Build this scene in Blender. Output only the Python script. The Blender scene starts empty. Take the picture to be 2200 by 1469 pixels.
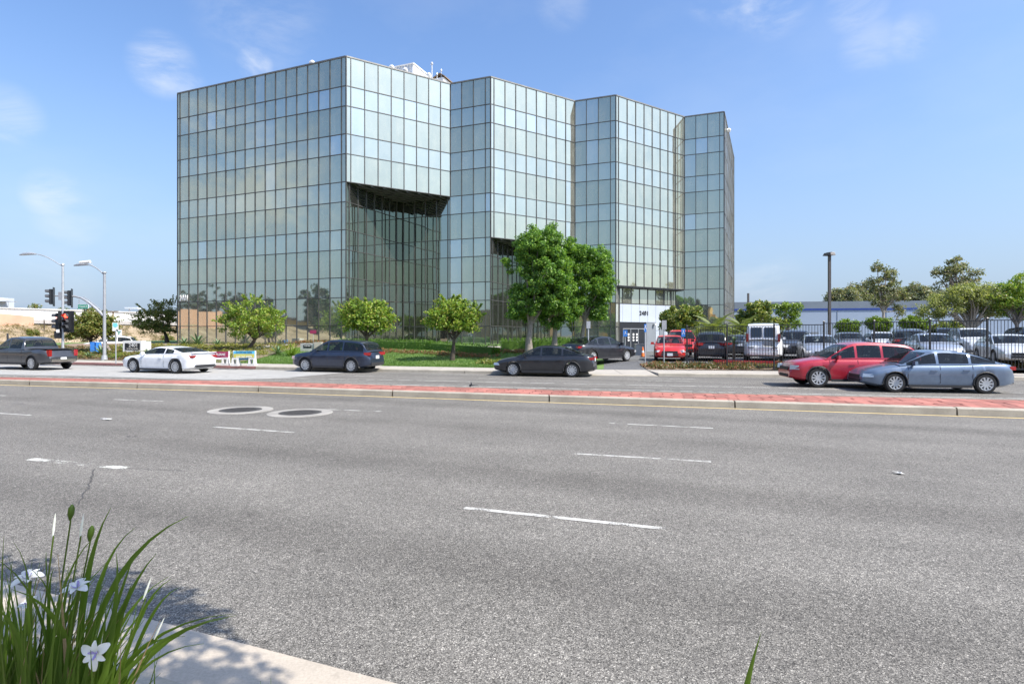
import bpy, math, random
import numpy as np
from mathutils import Vector, Matrix

random.seed(7)
RNG = np.random.default_rng(11)
sc = bpy.context.scene
COL = sc.collection
R = math.radians

# ------------------------------------------------------------------ camera
F, CX, HY, H = 1265.0, 1100.0, 715.0, 2.05          # focal length and horizon in pixels of the 2200 px photograph; camera height
cam_d = bpy.data.cameras.new('camera')
cam = bpy.data.objects.new('camera', cam_d)
COL.objects.link(cam)
cam_d.sensor_fit = 'HORIZONTAL'
cam_d.sensor_width = 36.0
cam_d.lens = 36.0 * F / 2200.0
cam_d.shift_y = (HY - 734.5) / 2200.0
cam.location = (0, 0, H)
cam.rotation_euler = (R(90), 0, 0)
cam_d.clip_start, cam_d.clip_end = 0.05, 4000
sc.camera = cam

# ------------------------------------------------------------------ sky, sun, exposure
SUN_AZ, SUN_EL = 118.0, 50.0                         # clockwise from the view direction
sunv = Vector((math.sin(R(SUN_AZ)) * math.cos(R(SUN_EL)), math.cos(R(SUN_AZ)) * math.cos(R(SUN_EL)), math.sin(R(SUN_EL))))
w = bpy.data.worlds.new('World')
sc.world = w
w.use_nodes = True
nt = w.node_tree
nt.nodes.clear()
N = nt.nodes.new
L = nt.links.new
sky = N('ShaderNodeTexSky')
sky.sky_type = 'NISHITA'
sky.sun_disc = False
sky.sun_elevation = R(SUN_EL)
sky.sun_rotation = R(SUN_AZ)
sky.altitude = 0
sky.air_density = 1.25
sky.dust_density = 2.6
sky.ozone_density = 3.0
bg = N('ShaderNodeBackground'); bg.inputs['Strength'].default_value = 0.115
tint = N('ShaderNodeMix'); tint.data_type = 'RGBA'; tint.blend_type = 'MULTIPLY'; tint.inputs[0].default_value = 1.0
tint.inputs[7].default_value = (0.84, 0.97, 1.18, 1)
L(sky.outputs[0], tint.inputs[6]); L(tint.outputs[2], bg.inputs['Color'])
bgc = N('ShaderNodeBackground'); bgc.inputs['Color'].default_value = (0.93, 0.96, 1.0, 1); bgc.inputs['Strength'].default_value = 0.62
mixw = N('ShaderNodeMixShader')
outw = N('ShaderNodeOutputWorld')
tc = N('ShaderNodeTexCoord')
mp = N('ShaderNodeMapping'); mp.inputs['Scale'].default_value = (1.0, 1.0, 2.2); mp.inputs['Rotation'].default_value = (0.1, 0.3, 0.6)
L(tc.outputs['Generated'], mp.inputs['Vector'])
cn = N('ShaderNodeTexNoise'); cn.inputs['Scale'].default_value = 6.0; cn.inputs['Detail'].default_value = 7; cn.inputs['Roughness'].default_value = 0.62; cn.inputs['Distortion'].default_value = 0.6
L(mp.outputs[0], cn.inputs['Vector'])
def mth(op, a, b=None, c=None):
    n = N('ShaderNodeMath'); n.operation = op
    for i, v in enumerate((a, b, c)):
        if v is None: continue
        if isinstance(v, (int, float)): n.inputs[i].default_value = v
        else: L(v, n.inputs[i])
    return n.outputs[0]
def spot(px, py, r, amp, mirror=False):
    d = Vector(((px - CX) / F, 1.0, (HY - py) / F)).normalized()
    if mirror:                                           # the part of the sky that the long facade reflects
        nn = Vector((0.3735, 0.9277, 0)); d = d - 2 * d.dot(nn) * nn
    vm = N('ShaderNodeVectorMath'); vm.operation = 'DOT_PRODUCT'
    nrm = N('ShaderNodeVectorMath'); nrm.operation = 'NORMALIZE'; L(tc.outputs['Generated'], nrm.inputs[0])
    L(nrm.outputs[0], vm.inputs[0]); vm.inputs[1].default_value = d
    mr = N('ShaderNodeMapRange'); mr.interpolation_type = 'SMOOTHSTEP'
    mr.inputs['From Min'].default_value = math.cos(r / F); mr.inputs['From Max'].default_value = 1.0
    mr.inputs['To Min'].default_value = 0; mr.inputs['To Max'].default_value = amp
    L(vm.outputs['Value'], mr.inputs['Value'])
    return mr.outputs[0]
s_all = None
for a in ((350, 140, 62, .55), (400, 178, 36, .4), (548, 135, 38, .5), (112, 418, 50, .42), (150, 470, 60, .2), (1660, -10, 80, .6), (1560, -30, 80, .4),
          (1840, 5, 55, .4), (1955, 80, 45, .25), (1870, 100, 55, .22), (10, 250, 60, .35), (560, 20, 130, .2), (1210, 5, 60, .15), (90, 610, 90, .12), (1640, 620, 90, .2), (400, 300, 110, .6, True), (470, 360, 150, .7, True), (560, 420, 130, .7, True), (620, 330, 60, .4, True), (430, 480, 120, .5, True), (700, 470, 90, .4, True)):
    s_ = spot(*a)
    s_all = s_ if s_all is None else mth('MAXIMUM', s_all, s_)
wisp = N('ShaderNodeMapRange'); wisp.interpolation_type = 'SMOOTHSTEP'
wisp.inputs['From Min'].default_value = 0.36; wisp.inputs['From Max'].default_value = 0.68
L(cn.outputs['Fac'], wisp.inputs['Value'])
cn2 = N('ShaderNodeTexNoise'); cn2.inputs['Scale'].default_value = 2.2; cn2.inputs['Detail'].default_value = 6; cn2.inputs['Roughness'].default_value = 0.55
L(mp.outputs[0], cn2.inputs['Vector'])
thin = N('ShaderNodeMapRange'); thin.inputs['From Min'].default_value = 0.5; thin.inputs['From Max'].default_value = 0.8; thin.inputs['To Max'].default_value = 0.13
L(cn2.outputs['Fac'], thin.inputs['Value'])
mask = mth('ADD', mth('MULTIPLY', s_all, wisp.outputs[0]), thin.outputs[0])
# a pale band of summer haze all round the horizon
sepz = N('ShaderNodeSeparateXYZ'); L(tc.outputs['Generated'], sepz.inputs[0])
hz = N('ShaderNodeMapRange'); hz.interpolation_type = 'SMOOTHSTEP'
hz.inputs['From Min'].default_value = 0.44; hz.inputs['From Max'].default_value = -0.02; hz.inputs['To Max'].default_value = 0.62
L(sepz.outputs['Z'], hz.inputs['Value'])
bgh = N('ShaderNodeBackground'); bgh.inputs['Color'].default_value = (0.555, 0.715, 1.0, 1); bgh.inputs['Strength'].default_value = 0.52
mixh = N('ShaderNodeMixShader'); L(hz.outputs[0], mixh.inputs['Fac'])
L(bg.outputs[0], mixh.inputs[1]); L(bgh.outputs[0], mixh.inputs[2])
L(mth('MINIMUM', mask, 0.9), mixw.inputs['Fac'])
L(mixh.outputs[0], mixw.inputs[1]); L(bgc.outputs[0], mixw.inputs[2]); L(mixw.outputs[0], outw.inputs['Surface'])

sd = bpy.data.lights.new('sun', 'SUN')
sd.energy = 4.1
sd.angle = R(0.5)
sd.color = (1.0, 0.94, 0.85)
so = bpy.data.objects.new('sun', sd)
COL.objects.link(so)
so.rotation_euler = (-sunv).to_track_quat('-Z', 'Y').to_euler()
sc.view_settings.view_transform = 'Standard'
sc.view_settings.look = 'None'
sc.view_settings.gamma = 1.0
sc.view_settings.use_curve_mapping = False
sc.view_settings.exposure = 0.83

# ------------------------------------------------------------------ helpers: places
def X(px, Y): return (px - CX) / F * Y
def Z(py, Y): return H + (HY - py) / F * Y
def G(px, py, z=0.0):
    Y = F * (H - z) / (py - HY)
    return Vector((X(px, Y), Y, z))
def smooth(t):
    t = max(0.0, min(1.0, t)); return t * t * (3 - 2 * t)

_k = [G(p, q) for p, q in ((160, 783), (700, 796), (1200, 806), (1720, 811.5), (2200, 817))]
KX = [-260.0] + [p.x for p in _k] + [160.0]
KY = [_k[0].y + (_k[0].x + 260) * 0.335] + [p.y for p in _k] + [_k[-1].y - (160 - _k[-1].x) * 0.165]
def K(x): return float(np.interp(x, KX, KY))            # far kerb line
def bnd(y): return 4.2 + 0.16 * (y - 29)                # lawn / driveway edge
def zg(x, y):                                           # ground height beyond the far kerb
    d = y - K(x)
    lawn = 0.15 + 0.83 * smooth((d - 2.6) / 15.0)
    park = 0.15 + 0.26 * smooth((d - 2.4) / 3.5) - 0.38 * smooth((y - 40) / 16) * (1 - smooth((x - 19) / 8)) + 0.014 * max(0.0, min(30.0, x - 11))
    t = smooth((x - bnd(y) + 1.0) / 3.0)
    return lawn * (1 - t) + park * t
def hit(px, py):                                        # where the view ray meets that ground
    for i in range(200, 9000):
        Y = i * 0.01 + 20
        if H + (HY - py) / F * Y <= zg(X(px, Y), Y):
            return Vector((X(px, Y), Y, zg(X(px, Y), Y)))
    return Vector((X(px, 60), 60, 0.3))

# ------------------------------------------------------------------ helpers: objects
WM = {}
def link(o, parent=None, wm=None):
    COL.objects.link(o)
    WM[o.name] = wm if wm is not None else Matrix.Identity(4)
    if parent is not None:
        o.parent = parent
        o.matrix_parent_inverse = WM[parent.name].inverted()
    return o
def thing(name, label, cat, loc=(0, 0, 0), group=None):
    o = bpy.data.objects.new(name, None)
    o.location = loc
    link(o, None, Matrix.Translation(Vector(loc)))
    o['label'] = label; o['category'] = cat
    if group: o['group'] = group
    return o
def tag(o, label=None, cat=None, group=None, kind=None):
    if label: o['label'] = label
    if cat: o['category'] = cat
    if group: o['group'] = group
    if kind: o['kind'] = kind
    return o
def inst(name, mesh, parent=None, m=None):              # an object on shared mesh data
    o = bpy.data.objects.new(name, mesh)
    if m is not None: o.matrix_basis = m
    return link(o, parent, m)
def children_of(o): return [c for c in list(bpy.data.objects) if c.parent == o]
_kids = {}
def copy_tree(o, parent=None):
    c = o.copy(); COL.objects.link(c)
    WM[c.name] = WM.get(o.name, Matrix.Identity(4))
    if parent is not None: c.parent = parent
    for ch in list(o.children): copy_tree(ch, c)
    return c

class MB:
    def __init__(s): s.v, s.f, s.m = [], [], []
    def add(s, vs, fs, mi=0):
        n = len(s.v)
        s.v += [tuple(v) for v in vs]
        s.f += [tuple(i + n for i in f) for f in fs]
        s.m += [mi] * len(fs)
        return s
    def quad(s, a, b, c, d, mi=0): return s.add((a, b, c, d), ((0, 1, 2, 3),), mi)
    def box(s, c, size, rz=0.0, mat=None, mi=0, taper=1.0):
        hx, hy, hz = size[0] / 2, size[1] / 2, size[2] / 2
        vs = []
        for z, k in ((-hz, 1.0), (hz, taper)):
            for x, y in ((-hx, -hy), (hx, -hy), (hx, hy), (-hx, hy)):
                vs.append(Vector((x * k, y * k, z)))
        M = Matrix.Translation(Vector(c)) @ Matrix.Rotation(rz, 4, 'Z')
        if mat is not None: M = M @ mat
        vs = [M @ v for v in vs]
        return s.add(vs, ((0, 3, 2, 1), (4, 5, 6, 7), (0, 1, 5, 4), (1, 2, 6, 5), (2, 3, 7, 6), (3, 0, 4, 7)), mi)
    def bar(s, a, b, wd, th, up=Vector((0, 0, 1)), mi=0):
        a, b = Vector(a), Vector(b)
        d = (b - a).normalized()
        if abs(d.dot(up)) > 0.99: up = Vector((1, 0, 0))
        sx = d.cross(up).normalized() * wd / 2
        uz = sx.cross(d).normalized() * th / 2
        vs = [p + i * sx + j * uz for p in (a, b) for i, j in ((-1, -1), (1, -1), (1, 1), (-1, 1))]
        return s.add(vs, ((0, 3, 2, 1), (4, 5, 6, 7), (0, 1, 5, 4), (1, 2, 6, 5), (2, 3, 7, 6), (3, 0, 4, 7)), mi)
    def tube(s, path, rad, n=8, caps=True, mi=0):
        path = [Vector(p) for p in path]
        if isinstance(rad, (int, float)): rad = [rad] * len(path)
        vs, fs = [], []
        prev = None
        for i, p in enumerate(path):
            d = (path[min(i + 1, len(path) - 1)] - path[max(i - 1, 0)]).normalized()
            if prev is None:
                ref = Vector((0, 0, 1)) if abs(d.z) < 0.9 else Vector((1, 0, 0))
                a = d.cross(ref).normalized()
            else:
                a = (prev - d * prev.dot(d)).normalized()
            prev = a
            b = d.cross(a)
            for k in range(n):
                t = 2 * math.pi * k / n
                vs.append(p + (a * math.cos(t) + b * math.sin(t)) * rad[i])
        for i in range(len(path) - 1):
            for k in range(n):
                k2 = (k + 1) % n
                fs.append((i * n + k, i * n + k2, (i + 1) * n + k2, (i + 1) * n + k))
        if caps:
            fs.append(tuple(range(n - 1, -1, -1)))
            fs.append(tuple((len(path) - 1) * n + k for k in range(n)))
        return s.add(vs, fs, mi)
    def prism(s, pts, z0, z1, mi=0):
        n = len(pts)
        vs = [(p[0], p[1], z0) for p in pts] + [(p[0], p[1], z1) for p in pts]
        fs = [tuple(range(n - 1, -1, -1)), tuple(range(n, 2 * n))] + [(i, (i + 1) % n, n + (i + 1) % n, n + i) for i in range(n)]
        return s.add(vs, fs, mi)
    def grid(s, pts, mi=0):                              # pts: list of rows of points
        nr, nc = len(pts), len(pts[0])
        vs = [p for r in pts for p in r]
        fs = [(i * nc + j, i * nc + j + 1, (i + 1) * nc + j + 1, (i + 1) * nc + j) for i in range(nr - 1) for j in range(nc - 1)]
        return s.add(vs, fs, mi)
    def lathe(s, prof, n=16, M=None, mi=0):              # prof: (radius, height) round local z
        vs, fs = [], []
        for r, z in prof:
            for k in range(n):
                t = 2 * math.pi * k / n
                vs.append(Vector((r * math.cos(t), r * math.sin(t), z)))
        if M is not None: vs = [M @ v for v in vs]
        for i in range(len(prof) - 1):
            for k in range(n):
                k2 = (k + 1) % n
                fs.append((i * n + k, i * n + k2, (i + 1) * n + k2, (i + 1) * n + k))
        fs.append(tuple(range(n - 1, -1, -1)))
        fs.append(tuple((len(prof) - 1) * n + k for k in range(n)))
        return s.add(vs, fs, mi)
    def mesh(s, name, mats, smooth_angle=None):
        me = bpy.data.meshes.new(name)
        me.from_pydata(s.v, [], s.f)
        if not isinstance(mats, (list, tuple)): mats = [mats]
        for m in mats: me.materials.append(m)
        if any(s.m): me.polygons.foreach_set('material_index', s.m)
        if smooth_angle:
            me.polygons.foreach_set('use_smooth', [True] * len(me.polygons))
            me.set_sharp_from_angle(angle=R(smooth_angle))
        me.update()
        return me
    def build(s, name, mats, parent=None, smooth_angle=None):
        return inst(name, s.mesh(name, mats, smooth_angle), parent)

def np_mesh(name, verts, quads, mat, smooth_=False):
    me = bpy.data.meshes.new(name)
    nv, nf, k = len(verts), len(quads), quads.shape[1]
    me.vertices.add(nv); me.loops.add(nf * k); me.polygons.add(nf)
    me.vertices.foreach_set('co', np.asarray(verts, dtype=np.float32).ravel())
    me.loops.foreach_set('vertex_index', np.asarray(quads, dtype=np.int32).ravel())
    me.polygons.foreach_set('loop_start', np.arange(0, nf * k, k, dtype=np.int32))
    me.polygons.foreach_set('loop_total', np.full(nf, k, dtype=np.int32))
    me.materials.append(mat)
    me.update(calc_edges=True)
    return me
def text(name, body, size, mat, parent, loc, xdir, extrude=0.01, align='CENTER', up=Vector((0, 0, 1)), squash=1.0, bold=0.0, gap=1.0):
    cu = bpy.data.curves.new(name, 'FONT')
    cu.body = body; cu.size = size; cu.extrude = extrude
    cu.offset = bold; cu.space_character = gap; cu.align_x = align; cu.align_y = 'CENTER'
    cu.materials.append(mat)
    tmp = bpy.data.objects.new(name, cu)
    me = bpy.data.meshes.new_from_object(tmp)
    bpy.data.objects.remove(tmp); bpy.data.curves.remove(cu)
    o = bpy.data.objects.new(name, me)
    x = Vector(xdir).normalized(); z = x.cross(up).normalized()
    M = Matrix(((x.x * squash, up.x, z.x, loc[0]), (x.y * squash, up.y, z.y, loc[1]), (x.z * squash, up.z, z.z, loc[2]), (0, 0, 0, 1)))
    o.matrix_basis = M
    return link(o, parent, M)

# ------------------------------------------------------------------ materials
def newmat(name):
    m = bpy.data.materials.new(name); m.use_nodes = True
    nt = m.node_tree; nt.nodes.clear()
    out = nt.nodes.new('ShaderNodeOutputMaterial')
    b = nt.nodes.new('ShaderNodeBsdfPrincipled')
    nt.links.new(b.outputs[0], out.inputs['Surface'])
    return m, nt, b, out
def nmath(nt, op, a, b=None):
    n = nt.nodes.new('ShaderNodeMath'); n.operation = op
    for i, v in enumerate((a, b)):
        if v is None: continue
        if isinstance(v, (int, float)): n.inputs[i].default_value = v
        else: nt.links.new(v, n.inputs[i])
    return n.outputs[0]
def noise(nt, scale, detail=4, rough=0.55, coord='pos', sc3=None):
    n = nt.nodes.new('ShaderNodeTexNoise')
    n.inputs['Scale'].default_value = scale; n.inputs['Detail'].default_value = detail; n.inputs['Roughness'].default_value = rough
    if coord == 'pos':
        g = nt.nodes.new('ShaderNodeNewGeometry'); src = g.outputs['Position']
    else:
        g = nt.nodes.new('ShaderNodeTexCoord'); src = g.outputs['Object']
    if sc3:
        mp = nt.nodes.new('ShaderNodeMapping'); mp.inputs['Scale'].default_value = sc3
        if len(sc3) > 3: pass
        nt.links.new(src, mp.inputs['Vector']); src = mp.outputs[0]
    nt.links.new(src, n.inputs['Vector'])
    return n.outputs['Fac']
def ramp(nt, fac, stops):
    r = nt.nodes.new('ShaderNodeValToRGB')
    e = r.color_ramp.elements
    while len(e) < len(stops): e.new(0.5)
    for i, (p, c) in enumerate(stops):
        e[i].position = p
        e[i].color = (c, c, c, 1) if isinstance(c, (int, float)) else (*c, 1)
    nt.links.new(fac, r.inputs['Fac'])
    return r.outputs['Color']
def mixc(nt, fac, a, b, mode='MIX'):
    n = nt.nodes.new('ShaderNodeMix'); n.data_type = 'RGBA'; n.blend_type = mode
    for s, v in ((n.inputs[0], fac), (n.inputs[6], a), (n.inputs[7], b)):
        if isinstance(v, (int, float)): s.default_value = v
        elif isinstance(v, tuple): s.default_value = (*v, 1)
        else: nt.links.new(v, s)
    return n.outputs[2]
def bump(nt, b, h, strength=0.3, dist=0.01):
    n = nt.nodes.new('ShaderNodeBump'); n.inputs['Strength'].default_value = strength; n.inputs['Distance'].default_value = dist
    nt.links.new(h, n.inputs['Height']); nt.links.new(n.outputs[0], b.inputs['Normal'])
def simple(name, col, rough=0.6, metal=0.0, var=0.12, scale=3.0, bmp=0.0, coord='pos', spec=None, coat=0.0):
    m, nt, b, out = newmat(name)
    nz = noise(nt, scale, 5, 0.6, coord)
    dk = tuple(c * (1 - var) for c in col); lt = tuple(min(1, c * (1 + var)) for c in col)
    nt.links.new(ramp(nt, nz, ((0.3, dk), (0.7, lt))), b.inputs['Base Color'])
    b.inputs['Roughness'].default_value = rough; b.inputs['Metallic'].default_value = metal
    if spec is not None: b.inputs['Specular IOR Level'].default_value = spec
    if coat: b.inputs['Coat Weight'].default_value = coat; b.inputs['Coat Roughness'].default_value = 0.03
    if bmp: bump(nt, b, noise(nt, scale * 12, 6, 0.65, coord), bmp, 0.01)
    return m
def emit(name, col, strength):
    m, nt, b, out = newmat(name)
    b.inputs['Base Color'].default_value = (*col, 1)
    b.inputs['Emission Color'].default_value = (*col, 1)
    b.inputs['Emission Strength'].default_value = strength
    return m

def asphalt_mat(name, base, grain, tint=(1, 1, 1), lanes=False):
    m, nt, b, out = newmat(name)
    g = nt.nodes.new('ShaderNodeNewGeometry')
    vo = nt.nodes.new('ShaderNodeTexVoronoi'); vo.inputs['Scale'].default_value = 130
    nt.links.new(g.outputs['Position'], vo.inputs['Vector'])
    sp = nt.nodes.new('ShaderNodeSeparateColor'); nt.links.new(vo.outputs['Color'], sp.inputs[0])
    st = ramp(nt, sp.outputs[0], ((0.0, base * (1 - grain)), (0.45, base * 0.86), (0.8, base * 1.15), (0.93, base * 1.7), (1.0, base * (1 + 2.0 * grain))))
    vo2 = nt.nodes.new('ShaderNodeTexVoronoi'); vo2.inputs['Scale'].default_value = 33
    nt.links.new(g.outputs['Position'], vo2.inputs['Vector'])
    sp2 = nt.nodes.new('ShaderNodeSeparateColor'); nt.links.new(vo2.outputs['Color'], sp2.inputs[0])
    st2 = ramp(nt, sp2.outputs[1], ((0.0, 0.86), (0.6, 0.98), (1.0, 1.2)))
    c = mixc(nt, 1.0, st, st2, 'MULTIPLY')
    big = ramp(nt, noise(nt, 0.45, 5, 0.6), ((0.3, 0.86), (0.7, 1.10)))
    c = mixc(nt, 1.0, c, big, 'MULTIPLY')
    mp = nt.nodes.new('ShaderNodeMapping'); mp.inputs['Rotation'].default_value = (0, 0, R(20.5)); 
    nt.links.new(g.outputs['Position'], mp.inputs['Vector'])
    mp2 = nt.nodes.new('ShaderNodeMapping'); mp2.inputs['Scale'].default_value = (0.05, 1.1, 1); nt.links.new(mp.outputs[0], mp2.inputs['Vector'])
    tr = nt.nodes.new('ShaderNodeTexNoise'); tr.inputs['Scale'].default_value = 1.0; tr.inputs['Detail'].default_value = 3
    nt.links.new(mp2.outputs[0], tr.inputs['Vector'])
    c = mixc(nt, 1.0, c, ramp(nt, tr.outputs['Fac'], ((0.3, 0.88), (0.7, 1.08))), 'MULTIPLY')
    sm = ramp(nt, noise(nt, 1.6, 2, 0.5), ((0.22, 0.80), (0.30, 1.0)))
    c = mixc(nt, 1.0, c, sm, 'MULTIPLY')
    if lanes:                                            # oil-darkened strip down the middle of each lane
        dt = nt.nodes.new('ShaderNodeVectorMath'); dt.operation = 'DOT_PRODUCT'
        nt.links.new(g.outputs['Position'], dt.inputs[0]); dt.inputs[1].default_value = (0.3735, 0.9277, 0)
        wob = nmath(nt, 'MULTIPLY', nmath(nt, 'SUBTRACT', noise(nt, 0.12, 2, 0.5), 0.5), 0.9)
        fr = nmath(nt, 'FRACT', nmath(nt, 'DIVIDE', nmath(nt, 'ADD', nmath(nt, 'SUBTRACT', dt.outputs['Value'], 2.91), wob), 3.4))
        ds = nmath(nt, 'ABSOLUTE', nmath(nt, 'SUBTRACT', fr, 0.5))
        strip_ = ramp(nt, ds, ((0.02, 1.0), (0.24, 0.0)))
        amt = nmath(nt, 'MULTIPLY', strip_, ramp(nt, noise(nt, 0.35, 4, 0.6), ((0.3, 0.35), (0.7, 1.0))))
        c = mixc(nt, amt, c, mixc(nt, 1.0, c, (0.74, 0.735, 0.73), 'MULTIPLY'))
        spots = ramp(nt, noise(nt, 2.6, 3, 0.6), ((0.27, 1.0), (0.33, 0.0)))
        c = mixc(nt, nmath(nt, 'MULTIPLY', spots, nmath(nt, 'MULTIPLY', strip_, 0.8)), c, mixc(nt, 1.0, c, (0.5, 0.5, 0.5), 'MULTIPLY'))
    c = mixc(nt, 1.0, c, tint, 'MULTIPLY')
    nt.links.new(c, b.inputs['Base Color'])
    b.inputs['Roughness'].default_value = 0.85
    b.inputs['Specular IOR Level'].default_value = 0.35
    bump(nt, b, vo.outputs['Distance'], 0.6, 0.006)
    return m

M = {}
M['asphalt'] = asphalt_mat('asphalt', 0.19, 0.78, (1.0, 0.935, 0.825), lanes=True)
M['asphalt_lot'] = asphalt_mat('asphalt_lot', 0.13, 0.45)
def concrete(name, col, var=0.18):
    m, nt, b, out = newmat(name)
    n1 = noise(nt, 1.3, 6, 0.65); n2 = noise(nt, 60, 4, 0.6)
    c = ramp(nt, n1, ((0.25, tuple(x * (1 - var) for x in col)), (0.75, tuple(x * (1 + var * 0.6) for x in col))))
    c = mixc(nt, 1.0, c, ramp(nt, n2, ((0.3, 0.86), (0.7, 1.08))), 'MULTIPLY')
    st = ramp(nt, noise(nt, 7, 3, 0.5), ((0.24, 0.72), (0.34, 1.0)))
    c = mixc(nt, 0.6, c, mixc(nt, 1.0, c, st, 'MULTIPLY'))
    nt.links.new(c, b.inputs['Base Color']); b.inputs['Roughness'].default_value = 0.9
    bump(nt, b, n2, 0.35, 0.004)
    return m
M['concrete'] = concrete('concrete', (0.40, 0.365, 0.315))
M['gutter'] = concrete('gutter_concrete', (0.47, 0.41, 0.335))
M['kerb'] = concrete('kerb_concrete', (0.40, 0.36, 0.29), 0.30)
M['kerb_red'] = concrete('kerb_red_paint', (0.30, 0.15, 0.135), 0.35)
M['pale_road'] = concrete('pale_road_concrete', (0.36, 0.35, 0.325), 0.25)
M['ring'] = concrete('ring_concrete', (0.33, 0.31, 0.275), 0.35)
M['paver'] = concrete('paver_red', (0.40, 0.15, 0.112), 0.32)
_nt = M['paver'].node_tree; _b = [n for n in _nt.nodes if n.type == 'BSDF_PRINCIPLED'][0]
_oi = _nt.nodes.new('ShaderNodeObjectInfo'); _l = _b.inputs['Base Color'].links[0].from_socket
_nt.links.new(mixc(_nt, 1.0, _l, ramp(_nt, _oi.outputs['Random'], ((0.0, (0.72, 0.76, 0.78)), (0.5, (0.95, 0.95, 0.95)), (1.0, (1.12, 1.16, 1.2)))), 'MULTIPLY'), _b.inputs['Base Color'])
M['joint'] = simple('paver_joint', (0.16, 0.10, 0.085), 0.95)
def paint(name, col, wear):
    m, nt, b, out = newmat(name)
    nt.links.new(ramp(nt, noise(nt, 9, 4), ((0.3, tuple(c * 0.85 for c in col)), (0.7, col))), b.inputs['Base Color'])
    b.inputs['Roughness'].default_value = 0.7
    tr = nt.nodes.new('ShaderNodeBsdfTransparent'); mx = nt.nodes.new('ShaderNodeMixShader')
    a = nmath(nt, 'ADD', nmath(nt, 'MULTIPLY', noise(nt, 55, 4, 0.7), 0.6), nmath(nt, 'MULTIPLY', noise(nt, 3.2, 3, 0.5), 0.6))
    f = ramp(nt, a, ((wear, 0.0), (min(0.99, wear + 0.06), 1.0)))
    nt.links.new(f, mx.inputs[0]); nt.links.new(tr.outputs[0], mx.inputs[1]); nt.links.new(b.outputs[0], mx.inputs[2])
    nt.links.new(mx.outputs[0], out.inputs['Surface'])
    return m
M['line_white'] = paint('road_paint_white', (0.56, 0.545, 0.50), 0.535)
M['line_faded'] = paint('road_paint_faded', (0.70, 0.69, 0.62), 0.60)
M['tar'] = simple('tar_seal', (0.055, 0.052, 0.05), 0.7, 0, 0.3, 8)
M['line_yellow'] = paint('road_paint_yellow', (0.66, 0.50, 0.22), 0.40)

def ground_mat(name, stops, scale, bmp=0.5):
    m, nt, b, out = newmat(name)
    n1 = noise(nt, scale, 6, 0.7); n2 = noise(nt, scale * 14, 4, 0.7)
    f = nmath(nt, 'ADD', nmath(nt, 'MULTIPLY', n1, 0.65), nmath(nt, 'MULTIPLY', n2, 0.35))
    nt.links.new(ramp(nt, f, stops), b.inputs['Base Color'])
    b.inputs['Roughness'].default_value = 0.95
    bump(nt, b, n2, bmp, 0.05)
    return m
M['lawn'] = ground_mat('lawn_grass', ((0.36, (0.055, 0.115, 0.022)), (0.5, (0.105, 0.19, 0.035)), (0.60, (0.20, 0.25, 0.075)), (0.68, (0.30, 0.27, 0.13))), 0.35)
M['mulch'] = ground_mat('mulch', ((0.3, (0.13, 0.085, 0.055)), (0.5, (0.24, 0.17, 0.115)), (0.7, (0.33, 0.26, 0.18))), 0.9)
M['hill'] = ground_mat('dry_hillside', ((0.35, (0.13, 0.11, 0.06)), (0.47, (0.30, 0.225, 0.14)), (0.58, (0.43, 0.34, 0.225)), (0.7, (0.48, 0.41, 0.30))), 0.30)
M['riprap'] = ground_mat('gravel_slope', ((0.3, (0.20, 0.175, 0.15)), (0.5, (0.34, 0.31, 0.27)), (0.7, (0.46, 0.42, 0.37))), 2.2)
M['earth'] = ground_mat('earth', ((0.3, (0.16, 0.13, 0.09)), (0.6, (0.28, 0.24, 0.17))), 0.05)

def leaf_mat(name, cols, trans=0.35, rough=0.45):
    m, nt, b, out = newmat(name)
    g = nt.nodes.new('ShaderNodeNewGeometry')
    c = ramp(nt, g.outputs['Random Per Island'], tuple((i / (len(cols) - 1), c) for i, c in enumerate(cols)))
    nt.links.new(c, b.inputs['Base Color']); b.inputs['Roughness'].default_value = rough
    b.inputs['Specular IOR Level'].default_value = 0.4
    t = nt.nodes.new('ShaderNodeBsdfTranslucent'); nt.links.new(mixc(nt, 1.0, c, (1.25, 1.3, 0.6), 'MULTIPLY'), t.inputs['Color'])
    mx = nt.nodes.new('ShaderNodeMixShader'); mx.inputs[0].default_value = trans
    nt.links.new(b.outputs[0], mx.inputs[1]); nt.links.new(t.outputs[0], mx.inputs[2])
    nt.links.new(mx.outputs[0], out.inputs['Surface'])
    return m
M['leaf_big'] = leaf_mat('leaf_big_tree', ((0.054, 0.132, 0.028), (0.093, 0.202, 0.034), (0.155, 0.295, 0.046), (0.295, 0.449, 0.07)), 0.42)
M['leaf_coral'] = leaf_mat('leaf_street_tree', ((0.076, 0.154, 0.024), (0.151, 0.263, 0.038), (0.259, 0.385, 0.054), (0.367, 0.462, 0.081), (0.324, 0.244, 0.081)), 0.42)
M['leaf_shade'] = leaf_mat('leaf_dark_tree', ((0.025, 0.045, 0.014), (0.04, 0.07, 0.018), (0.06, 0.095, 0.025)), 0.2)
M['leaf_olive'] = leaf_mat('leaf_dull_tree', ((0.081, 0.128, 0.03), (0.149, 0.196, 0.041), (0.243, 0.277, 0.068), (0.365, 0.257, 0.095)), 0.4)
M['leaf_magnolia'] = leaf_mat('leaf_magnolia', ((0.058, 0.109, 0.026), (0.109, 0.174, 0.032), (0.217, 0.261, 0.058), (0.435, 0.392, 0.102)), 0.32)
M['leaf_euc'] = leaf_mat('leaf_eucalyptus', ((0.106, 0.125, 0.069), (0.175, 0.2, 0.1), (0.25, 0.269, 0.138), (0.3, 0.237, 0.144)), 0.38)
M['leaf_pepper'] = leaf_mat('leaf_pepper_tree', ((0.15, 0.188, 0.062), (0.225, 0.263, 0.088), (0.325, 0.35, 0.125), (0.4, 0.4, 0.175)), 0.42)
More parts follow.
